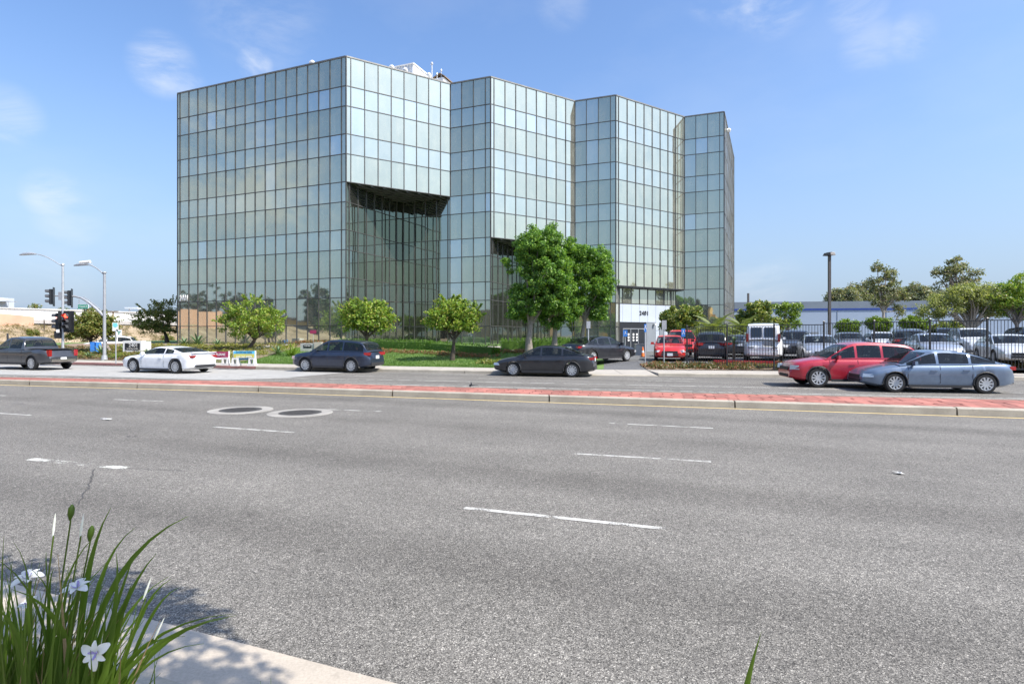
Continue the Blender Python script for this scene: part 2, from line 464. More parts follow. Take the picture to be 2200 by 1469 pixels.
M['leaf_bright'] = leaf_mat('leaf_bright_shrub', ((0.10, 0.18, 0.02), (0.17, 0.26, 0.03), (0.24, 0.33, 0.045)))
M['leaf_hedge'] = leaf_mat('leaf_hedge', ((0.062, 0.131, 0.022), (0.106, 0.206, 0.031), (0.169, 0.269, 0.05)), 0.4)
M['leaf_cover'] = leaf_mat('leaf_ground_cover', ((0.05, 0.09, 0.03), (0.09, 0.13, 0.045), (0.17, 0.17, 0.06), (0.25, 0.14, 0.07), (0.19, 0.09, 0.05)))
M['leaf_yellow'] = leaf_mat('leaf_yellow_cover', ((0.13, 0.16, 0.03), (0.23, 0.25, 0.045), (0.33, 0.31, 0.07)))
M['leaf_flower'] = leaf_mat('leaf_flower_bed', ((0.06, 0.10, 0.03), (0.14, 0.15, 0.05), (0.30, 0.12, 0.07), (0.38, 0.16, 0.09)))
M['leaf_dry'] = leaf_mat('leaf_dry_brush', ((0.14, 0.13, 0.055), (0.25, 0.215, 0.10), (0.36, 0.29, 0.16)))
M['leaf_grass'] = leaf_mat('leaf_lawn', ((0.05, 0.11, 0.018), (0.10, 0.19, 0.03), (0.17, 0.25, 0.05)))
M['agave'] = leaf_mat('agave_leaf', ((0.10, 0.175, 0.085), (0.16, 0.24, 0.12)), 0.15)
M['palm'] = leaf_mat('palm_frond', ((0.12, 0.17, 0.045), (0.19, 0.235, 0.075), (0.27, 0.30, 0.11)))
M['iris_leaf'] = leaf_mat('iris_leaf', ((0.05, 0.105, 0.014), (0.09, 0.16, 0.022), (0.15, 0.22, 0.04)), 0.45, 0.35)
M['iris_dry'] = leaf_mat('iris_dry_leaf', ((0.25, 0.17, 0.09), (0.34, 0.26, 0.15)))
M['petal'] = leaf_mat('iris_petal', ((0.78, 0.80, 0.88), (0.84, 0.85, 0.90)), 0.35)
M['petal_mark'] = leaf_mat('iris_petal_mark', ((0.30, 0.26, 0.62), (0.42, 0.37, 0.72)), 0.3)
M['petal_gold'] = simple('iris_gold', (0.75, 0.42, 0.06), 0.6)
M['bark_dark'] = simple('bark_dark', (0.075, 0.058, 0.045), 0.95, 0, 0.4, 9, 0.8)
M['bark_grey'] = simple('bark_grey', (0.24, 0.205, 0.175), 0.95, 0, 0.3, 9, 0.8)
M['bark_pale'] = simple('bark_pale', (0.36, 0.31, 0.25), 0.95, 0, 0.3, 7, 0.6)
M['bark_palm'] = simple('bark_palm', (0.16, 0.115, 0.075), 0.95, 0, 0.4, 14, 0.8)

def mirror_glass(name, tint, dirt, dirtcol):
    """Reflective curtain-wall glass: each pane a little different, thin film of dust."""
    m, nt, b, out = newmat(name)
    oi = nt.nodes.new('ShaderNodeObjectInfo'); g = nt.nodes.new('ShaderNodeNewGeometry')
    rnd = nmath(nt, 'FRACT', nmath(nt, 'ADD', oi.outputs['Random'], g.outputs['Random Per Island']))
    hi = ramp(nt, rnd, ((0.0, tuple(c * 0.90 for c in tint)), (0.55, tint), (0.945, tuple(c * 1.06 for c in tint)), (0.955, (tint[0] * 1.08, tint[1] * 1.12, tint[2] * 1.26)), (1.0, (tint[0] * 1.14, tint[1] * 1.18, tint[2] * 1.34))))
    b.inputs['Metallic'].default_value = 1.0; b.inputs['Roughness'].default_value = 0.025
    nt.links.new(hi, b.inputs['Base Color'])
    d = nt.nodes.new('ShaderNodeBsdfDiffuse')
    nt.links.new(ramp(nt, noise(nt, 0.9, 6, 0.65), ((0.3, tuple(c * 0.75 for c in dirtcol)), (0.7, dirtcol))), d.inputs['Color'])
    mx = nt.nodes.new('ShaderNodeMixShader')
    st_ = ramp(nt, noise(nt, 2.2, 5, 0.65, 'pos', (1, 1, 0.16)), ((0.3, 0.75), (0.7, 1.25)))
    f = nmath(nt, 'MULTIPLY', nmath(nt, 'MULTIPLY', ramp(nt, noise(nt, 0.55, 6, 0.7), ((0.25, 0.72), (0.75, 1.25))), st_), dirt)
    nt.links.new(f, mx.inputs[0]); nt.links.new(b.outputs[0], mx.inputs[1]); nt.links.new(d.outputs[0], mx.inputs[2])
    nt.links.new(mx.outputs[0], out.inputs['Surface'])
    bump(nt, b, noise(nt, 0.8, 1, 0.4), 0.25, 0.010)
    return m
M['glass_tall'] = mirror_glass('vision_glass', (0.485, 0.51, 0.41), 0.15, (0.94, 0.92, 0.76))
M['glass_short'] = mirror_glass('spandrel_glass', (0.51, 0.545, 0.46), 0.14, (0.94, 0.94, 0.82))
M['glass_tall_notch'] = mirror_glass('notch_vision_glass', (0.40, 0.43, 0.35), 0.05, (0.40, 0.42, 0.36))  # panes of the notches: darker tint, thinner pale film
M['glass_short_notch'] = mirror_glass('notch_spandrel_glass', (0.41, 0.445, 0.38), 0.05, (0.40, 0.42, 0.38))
M['mullion'] = simple('mullion_bronze', (0.088, 0.085, 0.082), 0.45, 0.3, 0.3, 1.5)
M['coping'] = simple('coping_metal', (0.20, 0.20, 0.19), 0.5, 0.4, 0.2, 1.0)
M['core'] = simple('building_core', (0.05, 0.05, 0.05), 0.8)
M['soffit'] = simple('soffit_dark', (0.028, 0.028, 0.030), 0.8)
M['soffit_bar'] = simple('soffit_bar', (0.085, 0.085, 0.085), 0.6)
M['roof'] = simple('roof_membrane', (0.5, 0.5, 0.48), 0.9)
M['white_panel'] = simple('white_metal_panel', (0.46, 0.50, 0.55), 0.4, 0, 0.04, 0.8)
M['grey_panel'] = simple('grey_panel', (0.22, 0.24, 0.26), 0.5, 0, 0.08, 0.8)
M['white'] = simple('white_paint', (0.78, 0.77, 0.74), 0.5, 0, 0.05, 1.0)
M['white_wall'] = simple('white_wall_paint', (0.80, 0.79, 0.77), 0.7, 0, 0.04, 0.3)
M['trestle'] = simple('weathered_white_plastic', (0.55, 0.54, 0.52), 0.6)
M['black'] = simple('black_paint', (0.018, 0.019, 0.022), 0.4)
M['black_letter'] = simple('black_letter', (0.03, 0.03, 0.035), 0.5)
M['dark_grey'] = simple('dark_grey_paint', (0.06, 0.062, 0.068), 0.5)
M['galv'] = simple('galvanised_steel', (0.52, 0.53, 0.54), 0.42, 0.55, 0.1, 4.0)
M['steel_grey'] = simple('grey_pole_paint', (0.33, 0.34, 0.36), 0.5, 0.2, 0.1, 3)
M['bronze_pole'] = simple('bronze_pole', (0.085, 0.075, 0.07), 0.5, 0.2, 0.1, 3)
M['sign_green'] = simple('sign_green', (0.02, 0.24, 0.16), 0.5)
M['sign_blue'] = simple('sign_blue', (0.03, 0.17, 0.52), 0.5)
M['sign_maroon'] = simple('sign_maroon', (0.26, 0.025, 0.075), 0.5, 0, 0.08)
M['sign_cyan'] = simple('sign_cyan', (0.09, 0.40, 0.62), 0.5)
M['sign_yellow'] = simple('sign_yellow', (0.48, 0.44, 0.09), 0.5)
M['sign_navy'] = simple('sign_navy', (0.03, 0.09, 0.16), 0.5)
M['sign_teal'] = simple('sign_teal', (0.20, 0.62, 0.62), 0.5)
M['orange'] = simple('orange_plastic', (0.80, 0.18, 0.03), 0.5)
M['red_kerb'] = simple('fire_lane_red', (0.42, 0.03, 0.035), 0.7, 0, 0.2, 1.5)
M['pink_wall'] = simple('pink_stucco', (0.62, 0.38, 0.27), 0.9, 0, 0.12, 0.5, 0.3)
M['blue_wall'] = simple('pale_blue_stucco', (0.35, 0.42, 0.51), 0.9, 0, 0.06, 0.15)
M['grey_band'] = simple('grey_wall_band', (0.20, 0.235, 0.27), 0.9, 0, 0.1, 0.3)
M['blue_stripe'] = simple('blue_wall_stripe', (0.02, 0.06, 0.27), 0.8)
M['tan'] = simple('tan_stucco', (0.60, 0.37, 0.09), 0.9, 0, 0.12, 0.4)
M['tan_dark'] = simple('brown_stucco', (0.22, 0.15, 0.09), 0.9, 0, 0.12, 0.4)
M['window_dark'] = simple('dark_window', (0.02, 0.024, 0.03), 0.08, 0, 0.05, 1, spec=0.6)
M['iron'] = simple('cast_iron', (0.07, 0.066, 0.062), 0.7, 0.3, 0.35, 20, 0.8)
M['stone'] = simple('grey_block_stone', (0.36, 0.36, 0.355), 0.8, 0, 0.12, 2)
M['lamp_red'] = emit('lit_red_lens', (1.0, 0.06, 0.03), 4.0)
M['lens_dark'] = simple('unlit_lens', (0.015, 0.016, 0.02), 0.2)
M['hand_lit'] = emit('lit_hand_signal', (1.0, 0.45, 0.4), 0.8)
# vehicles
def car_paint(name, col, metal=0.0, rough=0.28):
    m, nt, b, out = newmat(name)
    b.inputs['Base Color'].default_value = (*col, 1)
    b.inputs['Metallic'].default_value = metal; b.inputs['Roughness'].default_value = rough
    b.inputs['Coat Weight'].default_value = 0.7; b.inputs['Coat Roughness'].default_value = 0.04
    nz = noise(nt, 5, 4, 0.6, 'obj')
    nt.links.new(ramp(nt, nz, ((0.3, tuple(c * 0.88 for c in col)), (0.75, tuple(min(1, c * 1.05 + 0.005) for c in col)))), b.inputs['Base Color'])
    return m
PAINT = {k: car_paint('paint_' + k, c, mt) for k, (c, mt) in {
    'black': ((0.02, 0.021, 0.025), 0.1), 'charcoal': ((0.055, 0.058, 0.065), 0.3), 'navy': ((0.022, 0.032, 0.06), 0.3), 'white': ((0.76, 0.77, 0.78), 0.0),
    'silver': ((0.52, 0.54, 0.57), 0.55), 'grey': ((0.19, 0.20, 0.215), 0.4), 'red': ((0.55, 0.025, 0.02), 0.1), 'crimson': ((0.42, 0.018, 0.035), 0.15),
    'bluegrey': ((0.15, 0.20, 0.275), 0.4), 'pearl': ((0.66, 0.68, 0.70), 0.15)}.items()}
def car_glass(name, tint, through):
    m, nt, b, out = newmat(name)
    b.inputs['Base Color'].default_value = (0.015, 0.018, 0.02, 1); b.inputs['Roughness'].default_value = 0.03; b.inputs['Specular IOR Level'].default_value = 0.9
    tr = nt.nodes.new('ShaderNodeBsdfTransparent'); tr.inputs['Color'].default_value = (*tint, 1)
    mx = nt.nodes.new('ShaderNodeMixShader'); mx.inputs[0].default_value = through
    nt.links.new(b.outputs[0], mx.inputs[1]); nt.links.new(tr.outputs[0], mx.inputs[2]); nt.links.new(mx.outputs[0], out.inputs['Surface'])
    return m
M['car_glass'] = car_glass('car_glass', (0.55, 0.60, 0.60), 0.55)
M['car_glass_clear'] = car_glass('car_glass_clear', (0.80, 0.86, 0.84), 0.62)
M['car_glass_dark'] = simple('car_glass_dark', (0.018, 0.025, 0.035), 0.04, 0, 0.0, 1, spec=0.8)
M['seat'] = simple('seat_cloth', (0.07, 0.068, 0.066), 0.9)
M['tyre'] = simple('tyre_rubber', (0.02, 0.02, 0.02), 0.9)
M['rim'] = simple('alloy_rim', (0.46, 0.47, 0.48), 0.35, 0.3, 0.05, 5, coord='obj')
M['trim'] = simple('black_trim', (0.025, 0.025, 0.027), 0.6)
M['chrome'] = simple('chrome', (0.62, 0.62, 0.63), 0.12, 1.0, 0.02)
M['tail'] = simple('tail_lens', (0.26, 0.010, 0.012), 0.12, 0, 0.1, 30, spec=0.8)
M['head'] = simple('head_lens', (0.62, 0.64, 0.66), 0.08, 0.3, 0.15, 30, spec=0.9)
M['amber'] = simple('amber_lens', (0.75, 0.28, 0.02), 0.2)
M['plate'] = simple('licence_plate_white', (0.70, 0.72, 0.74), 0.4)
M['plate_blue'] = simple('licence_plate_print', (0.04, 0.08, 0.25), 0.5)

# ------------------------------------------------------------------ ground, road, median
U = Vector((0.9277, -0.3735, 0)); NV = Vector((0.3735, 0.9277, 0))
VV = Vector((0.828, 0.560, 0)).normalized()
ground = MB().quad((-1500, -800, -0.08), (1500, -800, -0.08), (1500, 2500, -0.08), (-1500, 2500, -0.08)).build('ground', M['earth'])
tag(ground, kind='structure')

def gut(x): return 2.91 / 0.9277 - 0.3735 / 0.9277 * x      # near edge of the asphalt
def xs_range(a, b, step): return [a + (b - a) * i / max(1, int(round((b - a) / step))) for i in range(int(round((b - a) / step)) + 1)]
xs = xs_range(-250, 150, 5)
road = MB().grid([[(x, gut(x), 0) for x in xs], [(x, (gut(x) + K(x)) / 2, 0) for x in xs], [(x, K(x) + 0.02, 0) for x in xs]]).build('road', M['asphalt'])
tag(road, kind='structure')
gutter = MB()
for a, b in zip(xs[:-1], xs[1:]):
    ya, yb = gut(a), gut(b)
    gutter.quad((a, ya - 0.62, -0.012), (b, yb - 0.62, -0.012), (b, yb + 0.03, 0.006), (a, ya + 0.03, 0.006))
tag(gutter.build('gutter', M['gutter']), kind='structure')
nk = MB(); nsw = MB()
for a, b in zip(xs[:-1], xs[1:]):
    ya, yb = gut(a) - 0.62, gut(b) - 0.62
    nk.quad((a, ya, -0.012), (b, yb, -0.012), (b, yb - 0.03, 0.14), (a, ya - 0.03, 0.14))
    nk.quad((a, ya - 0.03, 0.14), (b, yb - 0.03, 0.14), (b, yb - 0.18, 0.145), (a, ya - 0.18, 0.145))
    nsw.quad((a, ya - 0.18, 0.14), (b, yb - 0.18, 0.14), (b, yb - 14, 0.3), (a, ya - 14, 0.3))
tag(nk.build('kerb', M['kerb']), kind='structure')
tag(nsw.build('planting_soil', M['mulch']), kind='structure')

def strip(a, b, width, z, mat, name, parent, lift=None):
    a, b = Vector(a), Vector(b)
    d = (b - a); d.z = 0; d.normalize()
    s = Vector((-d.y, d.x, 0)) * width / 2
    mb = MB()
    n = max(2, int((b - a).length / 1.5))
    rows = [[tuple((a.lerp(b, i / n) + k * s)[:2]) + (z,) for i in range(n + 1)] for k in (-1, 1)]
    mb.grid(rows)
    return mb.build(name, mat, parent)
def dash(p0, p1, mat='line_white', wd=0.085): return strip(G(*p0), G(*p1), wd, 0.005, M[mat], 'lane_dash', road)
for p0, p1 in (((998, 1091), (1430, 1136)), ((1228, 974), (1528, 992)), ((458, 917), (633, 929)), ((-160, 878), (66, 892)), ((1308, 909), (1532, 920)),
               ((668, 878), (820, 884)), ((245, 858), (350, 862)), ((-80, 846), (12, 850)),
               ((1391, 813), (1495, 814.2)), ((1370, 818), (1482, 819.6)), ((1028, 812.5), (1123, 813)), ((761, 807.6), (828, 808.6)), ((2080, 826), (2180, 829))):
    dash(p0, p1)
dash((66, 986), (272, 1006), 'line_faded', 0.16)
def crack(px, wd, seed):
    r_ = random.Random(seed); P = [G(*q) for q in px]; pts = []
    for a, b in zip(P[:-1], P[1:]):
        for i in range(8): pts.append(a.lerp(b, i / 8) + Vector((r_.gauss(0, .02), r_.gauss(0, .025), 0)))
    rows = [[], []]
    for i, p in enumerate(pts):
        d = (pts[min(i + 1, len(pts) - 1)] - pts[max(0, i - 1)]).normalized(); sd = Vector((-d.y, d.x, 0)) * wd * r_.uniform(.35, 1)
        for k, rw in ((-1, rows[0]), (1, rows[1])): q = p + sd * k; rw.append((q.x, q.y, .004))
    return MB().grid(rows).build('crack', M['tar'], road)
for i, (px, wd) in enumerate(((((205, 1006), (196, 1028), (188, 1050), (160, 1090)), .010), (((270, 937), (305, 938)), .035), (((730, 860), (765, 860.8)), .05), (((215, 1003), (330, 1008), (420, 1011)), .008),
                              (((1480, 868), (1560, 872), (1640, 874)), .012), (((30, 866), (60, 868)), .05))): crack(px, wd, i)
def pline(pts, wd, mat, name):
    P = [G(*p) for p in pts]
    P.insert(0, P[0] + (P[0] - P[1]).normalized() * 60); P.append(P[-1] + (P[-1] - P[-2]).normalized() * 60)
    for a, b in zip(P[:-1], P[1:]): strip(a, b, wd, 0.005, M[mat], name, road)
pline(((605, 812), (1200, 823.5), (2200, 844)), 0.12, 'line_white', 'lane_line')
pline(((500, 819), (1200, 834.5), (2200, 856.5)), 0.12, 'line_white', 'edge_line')

# median
near_ = [G(0, 826), G(560, 842), G(1200, 864), G(2200, 897)]
far_ = [G(0, 809, 0.2), G(560, 818, 0.2), G(1200, 836, 0.2), G(2200, 857, 0.2)]
def ext(P, l, r): return [P[0] + (P[0] - P[1]).normalized() * l] + P + [P[-1] + (P[-1] - P[-2]).normalized() * r]
near_, far_ = ext(near_, 14, 40), ext(far_, 14, 40)
def along(P):
    Ls = [0]
    for a, b in zip(P[:-1], P[1:]): Ls.append(Ls[-1] + (Vector(b) - Vector(a)).to_2d().length)
    def f(s):
        for i in range(len(P) - 1):
            if s <= Ls[i + 1] or i == len(P) - 2:
                t = (s - Ls[i]) / (Ls[i + 1] - Ls[i]); q = Vector(P[i]).lerp(Vector(P[i + 1]), t); return Vector((q.x, q.y, 0))
    return f, Ls[-1]
fn, Ln = along(near_); ff, Lf = along(far_)
def med(s, t, z=0.0):                                   # s along 0..1, t across 0..1
    p = fn(s * Ln).lerp(ff(s * Lf), t); p.z = z; return p
median = MB()
ns = 60
median.grid([[med(i / ns, t, 0.165) for i in range(ns + 1)] for t in (0.06, 0.5, 0.94)])
median = tag(median.build('median', M['joint']), kind='structure')
# kerb segments with joints
seg_len = 4.9
nseg = int(Ln / seg_len)
for side in (0, 1):
    for i in range(nseg):
        s0, s1 = (i + 0.004) / nseg, (i + 0.996) / nseg
        mb = MB()
        wf = 0.075
        if side == 0:
            prof = ((-0.012, -0.02), (-0.004, 0.165), (0.012, 0.192), (wf, 0.198), (wf, -0.02))
        else:
            prof = ((1 - wf, -0.02), (1 - wf, 0.198), (0.988, 0.192), (1.0, 0.165), (1.01, -0.02))
        rows = [[med(s0 + (s1 - s0) * j / 4, t, z) for j in range(5)] for t, z in prof]
        mb.grid(rows)
        mb.f.append(tuple(j * 5 for j in range(5))); mb.m.append(0)
        mb.f.append(tuple(j * 5 + 4 for j in range(4, -1, -1))); mb.m.append(0)
        mb.build('kerb_segment', M['kerb'], median)
# pavers, laid across the median
npav = int(Ln / 0.30)
pav = []
for i in range(npav):
    for j in range(3):
        jt = random.uniform(-0.0004, 0.0004)
        off = 0.35 * (0.30 / Ln) * (j - 1)
        s0, s1 = i / npav + off + 0.00007, (i + 1) / npav + off - 0.00007
        t0, t1 = 0.08 + 0.28 * j + 0.002, 0.08 + 0.28 * (j + 1) - 0.002
        if s0 < 0.002 or s1 > 0.998: continue
        zt = 0.186 + random.uniform(-0.003, 0.003)
        c = med((s0 + s1) / 2, (t0 + t1) / 2)
        px = CX + c.x / c.y * F
        pav.append((0 if -30 < px < 2230 else 1, c.y, [med(s0 + jt, t0), med(s1 + jt, t0), med(s1 - jt, t1), med(s0 - jt, t1)], zt))
pav.sort(key=lambda r: (r[0], r[1]))
rest = MB()
for k, (_, _, q, zt) in enumerate(pav):
    mb = MB() if k < 295 else rest
    mb.prism([(p.x, p.y) for p in q], 0.15, zt)
    if k < 295: mb.build('paver', M['paver'], median)
tag(rest.build('paver_field', M['paver'], median), kind='stuff')
# yellow edge line
for a, b in zip(near_[:-1], near_[1:]):
    d = (b - a).normalized(); s = Vector((d.y, -d.x, 0)) * 0.16
    strip(a + s, b + s, 0.12, 0.005, M['line_yellow'], 'yellow_line', road)
# pale concrete bay by the junction
P = [G(-500, 781, 0), G(120, 784.5, 0), G(520, 793, 0), G(700, 798, 0), G(745, 800, 0), G(610, 812, 0), G(480, 816.5, 0), G(200, 809, 0), G(-500, 794, 0)]
pc = MB(); pc.add([(p.x, p.y, 0.004) for p in P], (tuple(range(len(P)))[::-1],))
tag(pc.build('concrete_road_bay', M['pale_road']), kind='structure')

# manhole covers in concrete rings
for px, py, lab in ((517, 881, 'iron manhole cover in a pale concrete ring, left one of the pair'), (645, 887, 'iron manhole cover in a pale concrete ring, right one beside the lane dash')):
    c = G(px, py)
    t = thing('manhole', lab, 'manhole', c, 'manhole covers in the near lanes')
    mb = MB(); n = 40
    ring = [[(c.x + r * math.cos(2 * math.pi * k / n), c.y + r * math.sin(2 * math.pi * k / n), z) for k in range(n + 1)] for r, z in ((0.53, 0.012), (0.80, 0.010), (0.81, -0.01))]
    mb.grid(ring[::-1]).build('ring', M['ring'], t)
    mb = MB()
    mb.lathe(((0.525, 0.0), (0.525, 0.009), (0.49, 0.013)), 40, Matrix.Translation(c))
    for i in range(-4, 5):
        for j in range(-4, 5):
            if (i * i + j * j) < 17: mb.box((c.x + i * 0.1, c.y + j * 0.1, 0.015), (0.055, 0.055, 0.008))
    mb.build('cover', M['iron'], t)
# scraps on the road
for px, py, sx, lab in ((1931, 1018, 0.09, 'crumpled white scrap of litter on the asphalt at right'), (228, 901.5, 0.16, 'flat white scrap of litter on the near lanes at left')):
    c = G(px, py)
    mb = MB()
    for i in range(5):
        mb.quad(*[c + Vector((random.uniform(-sx, sx) * .6 + a * sx * .4, random.uniform(-sx, sx) * .4 + b * sx * .3, random.uniform(0.006, 0.035))) for a, b in ((-1, -1), (1, -1), (1, 1), (-1, 1))])
    tag(mb.build('litter', M['white']), lab, 'litter')
c = G(1008, 829, 0.19)
mb = MB(); mb.tube((c, c + Vector((.1, .02, .05)), c + Vector((.2, .0, .03))), [.03, .06, .02], 6); mb.tube((c + Vector((.1, .02, .05)), c + Vector((.05, .1, .14))), [.03, .01], 5); mb.tube((c + Vector((.12, .02, .05)), c + Vector((.3, .1, .02))), [.03, .01], 5)
tag(mb.build('debris', M['black']), 'small dark twist of debris lying on the brick median', 'debris')

# far kerb, sidewalk
sw = tag(MB().grid([[(x, K(x) + d, 0.03) for x in xs_range(-47, 90, 3)] for d in (0.2, 2.55)]).build('sidewalk', M['joint']), kind='structure')
DRIVE = (3.7, 6.9)
def slab_row(x0, x1, step):
    n = max(1, int(round((x1 - x0) / step)))
    for i in range(n):
        a, b = x0 + (x1 - x0) * i / n, x0 + (x1 - x0) * (i + 1) / n
        mid = (a + b) / 2
        drive = DRIVE[0] < mid < DRIVE[1]
        yield a, b, drive
for a, b, dr in list(slab_row(-47, DRIVE[0], 1.9)) + list(slab_row(DRIVE[0], DRIVE[1], 1.6)) + list(slab_row(DRIVE[1], 60, 1.9)):
    g = 0.012
    zf, zb = (0.05, 0.15) if dr else (0.15, 0.152)
    mb = MB()
    aa, bb = a + g, b - g
    mb.add([(aa, K(aa) + 0.19, zf), (bb, K(bb) + 0.19, zf), (bb, K(bb) + 2.55, zb), (aa, K(aa) + 2.55, zb),
            (aa, K(aa) + 0.19, 0.0), (bb, K(bb) + 0.19, 0.0), (bb, K(bb) + 2.55, 0.0), (aa, K(aa) + 2.55, 0.0)],
           ((0, 1, 2, 3), (4, 5, 1, 0), (5, 6, 2, 1), (6, 7, 3, 2), (7, 4, 0, 3)))
    mb.build('slab', M['concrete'], sw)
for a, b, dr in list(slab_row(-47, -14.6, 5.4)) + list(slab_row(-14.6, DRIVE[0], 6.0)) + list(slab_row(DRIVE[0], DRIVE[1], 3.2)) + list(slab_row(DRIVE[1], 60, 6.0)):
    h = 0.05 if dr else 0.15
    aa, bb = a + 0.015, b - 0.015
    mb = MB()
    rows = [[(x, K(x) + d, z) for x in (aa, (aa + bb) / 2, bb)] for d, z in ((-0.02, -0.02), (0.0, h - 0.025), (0.03, h), (0.18, h + 0.002), (0.18, 0.0))]
    mb.grid(rows)
    mb.f.append(tuple(j * 3 for j in range(5))); mb.m.append(0); mb.f.append(tuple(j * 3 + 2 for j in range(4, -1, -1))); mb.m.append(0)
    mb.build('kerb_segment', M['kerb_red'] if b < -14 else M['kerb'], sw)

# lawn and lot
def patch(name, fx0, fx1, ds, nx, mat, lift=0.0, zf=zg):
    rows = []
    for d in ds:
        row = []
        for i in range(nx + 1):
            # boundary depends on y, solve by two passes
            x = fx0(30 + d)
            xe = fx1(30 + d)
            x = x + (xe - x) * i / nx
            y = K(x) + d
            row.append((x, y, zf(x, y) + lift))
        rows.append(row)
    return MB().grid(rows).build(name, mat)
DS = [2.5, 3, 3.6, 4.3, 5, 6, 7, 8, 9, 10, 11, 12, 13, 14, 15, 16, 17, 18, 20, 22, 25, 28, 32, 38, 46]
lawn = patch('lawn', lambda y: -49, lambda y: bnd(y), DS, 60, M['lawn'])
tag(lawn, kind='structure')
lot = patch('parking_lot', lambda y: bnd(y), lambda y: 110, DS + [60, 80], 70, M['asphalt_lot'])
tag(lot, kind='structure')
bed = patch('planting_bed', lambda y: 7.0, lambda y: 60, [2.55, 3.0, 3.5, 4.0, 4.4], 60, M['mulch'], 0.03)
tag(bed, kind='structure')
bed2 = patch('flower_bed', lambda y: -44, lambda y: -17.5, [2.7, 3.2, 4, 5, 6, 7, 8, 9, 10, 12, 14, 16, 18], 40, M['mulch'], 0.03)
tag(bed2, kind='structure')
# pale footpath up to the building
def path_strip(pts, wd, mat, name):
    Pp = [Vector(p) for p in pts]
    rows = [[], []]
    for i, p in enumerate(Pp):
        d = Pp[min(i + 1, len(Pp) - 1)] - Pp[max(i - 1, 0)]; d.z = 0; d.normalize()
        s = Vector((-d.y, d.x, 0)) * wd / 2
        for k, r in ((-1, rows[0]), (1, rows[1])):
            q = p + k * s; r.append((q.x, q.y, zg(q.x, q.y) + 0.06))
    o = MB().grid(rows).build(name, mat); tag(o, kind='structure'); return o
pa, pb = hit(470, 764), hit(648, 740)
path_strip([pa.lerp(pb, i / 10) for i in range(11)], 1.5, M['concrete'], 'path')
pa, pb = hit(1052, 745), hit(1195, 768)
path_strip([pa.lerp(pb, i / 10) for i in range(11)], 1.0, M['concrete'], 'path')

# side street and hillside at left
E0 = Vector((-54, 62, 0))
def hill_p(e, s, z): p = E0 - U * e + NV * s; return (p.x, p.y, z)
st_ = MB().grid([[hill_p(-14, s, 0.02) for s in range(-29, 140, 8)], [hill_p(1, s, 0.02) for s in range(-29, 140, 8)]]).build('side_street', M['asphalt_lot'])
tag(st_, kind='structure')
def hz_(e): return 0.05 + 3.65 * smooth(e / 19.0)
ES = [0, 1.5, 3, 5, 7, 9, 11, 13, 15, 17, 19, 60]
hill = MB().grid([[hill_p(e, s, hz_(e) + (0.12 * math.sin(s * 0.7 + e) if 1 < e < 16 else 0)) for s in range(-60, 150, 3)] for e in ES][::-1]).build('hillside', M['hill'])
tag(hill, kind='structure')
gv = MB().grid([[hill_p(e, s, hz_(e) + 0.16) for s in range(8, 120, 3)] for e in (14.2, 15.5, 17, 18.6)][::-1]).build('gravel_slope', M['riprap'])
tag(gv, kind='structure')
wt = thing('long_white_building', 'long low white building along the top of the dry slope', 'building', hill_p(19, 20, 3.6))
mb = MB()
a0, a1 = Vector(hill_p(18.6, -6, 3.95)), Vector(hill_p(18.6, 125, 3.95))
back = -U * 25
mb.prism([a0, a1, a1 + back, a0 + back], 3.9, 5.32).build('wall', M['white_wall'], wt)
mb = MB(); o1 = U * 0.12
mb.prism([a0 + o1, a1 + o1, a1, a0], 3.55, 3.9).build('base_band', M['steel_grey'], wt)
mb = MB(); q0, q1 = a0 + U * 0.2, a1 + U * 0.2
mb.prism([q0, q1, q1 - U * .6, q0 - U * .6], 5.32, 5.42).build('roof_edge', M['white_wall'], wt)
pk = MB()
w0 = Vector(hill_p(13.6, -30, 0)); w1 = Vector(hill_p(13.6, 10.8, 0))
n = 24
front, bk = [], []
for i in range(n + 1):
    p = w0.lerp(w1, i / n)
    t = i / n
    front.append((p, hz_(13.6) - 0.4, 4.15 + 1.5 * math.cos(t * math.pi / 2) ** 0.8 if t < 1 else 4.15))
rows = []
for off in (0, -0.35):
    rows.append([(p.x + U.x * off, p.y + U.y * off, z0) for p, z0, z1 in front]); rows.append([(p.x + U.x * off, p.y + U.y * off, z1) for p, z0, z1 in front])
pk.grid([rows[0], rows[1], rows[3], rows[2]])
pk.f.append((n, 2 * n + 1, 4 * n + 3, 3 * n + 2)); pk.m.append(0)
tag(pk.build('retaining_wall', M['pink_wall']), 'salmon pink stucco wall with curved top on the slope', 'wall')

# ------------------------------------------------------------------ the glass office building
TOP = H + 23.53
ZL = [TOP, TOP - 2.5]
for i in range(11): ZL.append(ZL[-1] - (1.7 if i % 2 == 0 else 2.38))
P0 = Vector((-32.9, 58.0, 0)); P1 = Vector((-14.13, 50.2, 0)); P2 = Vector((-5.84, 55.74, 0)); P3 = Vector((-1.97, 54.2, 0))
P4 = Vector((6.39, 59.9, 0)); P5 = Vector((10.28, 58.4, 0)); P6 = Vector((18.8, 64.29, 0)); P7 = Vector((22.58, 62.77, 0)); P8 = Vector((29.9, 79.4, 0))
def notch(A, B):
    d = B - A; return A + NV * d.dot(NV)
Q1, Q2 = notch(P1, P2), notch(P3, P4)
E1 = P5 + NV * 1.6
tt = (P6 - E1); aE = tt.dot(NV) / VV.dot(NV); E2 = E1 + VV * aE
bld = thing('office_building', 'faceted mirror glass office block, six storeys with a stepped front', 'building', P1)
core = MB()
foot = [P0, P1, Q1, P2, P3, Q2, P4, P5, E1, E2, P6, P7, P8, P8 - U * 20 + NV * 14, P0 + NV * 34]
core.prism(foot, -0.4, TOP - 0.25)
core.build('core_wall', M['core'], bld)
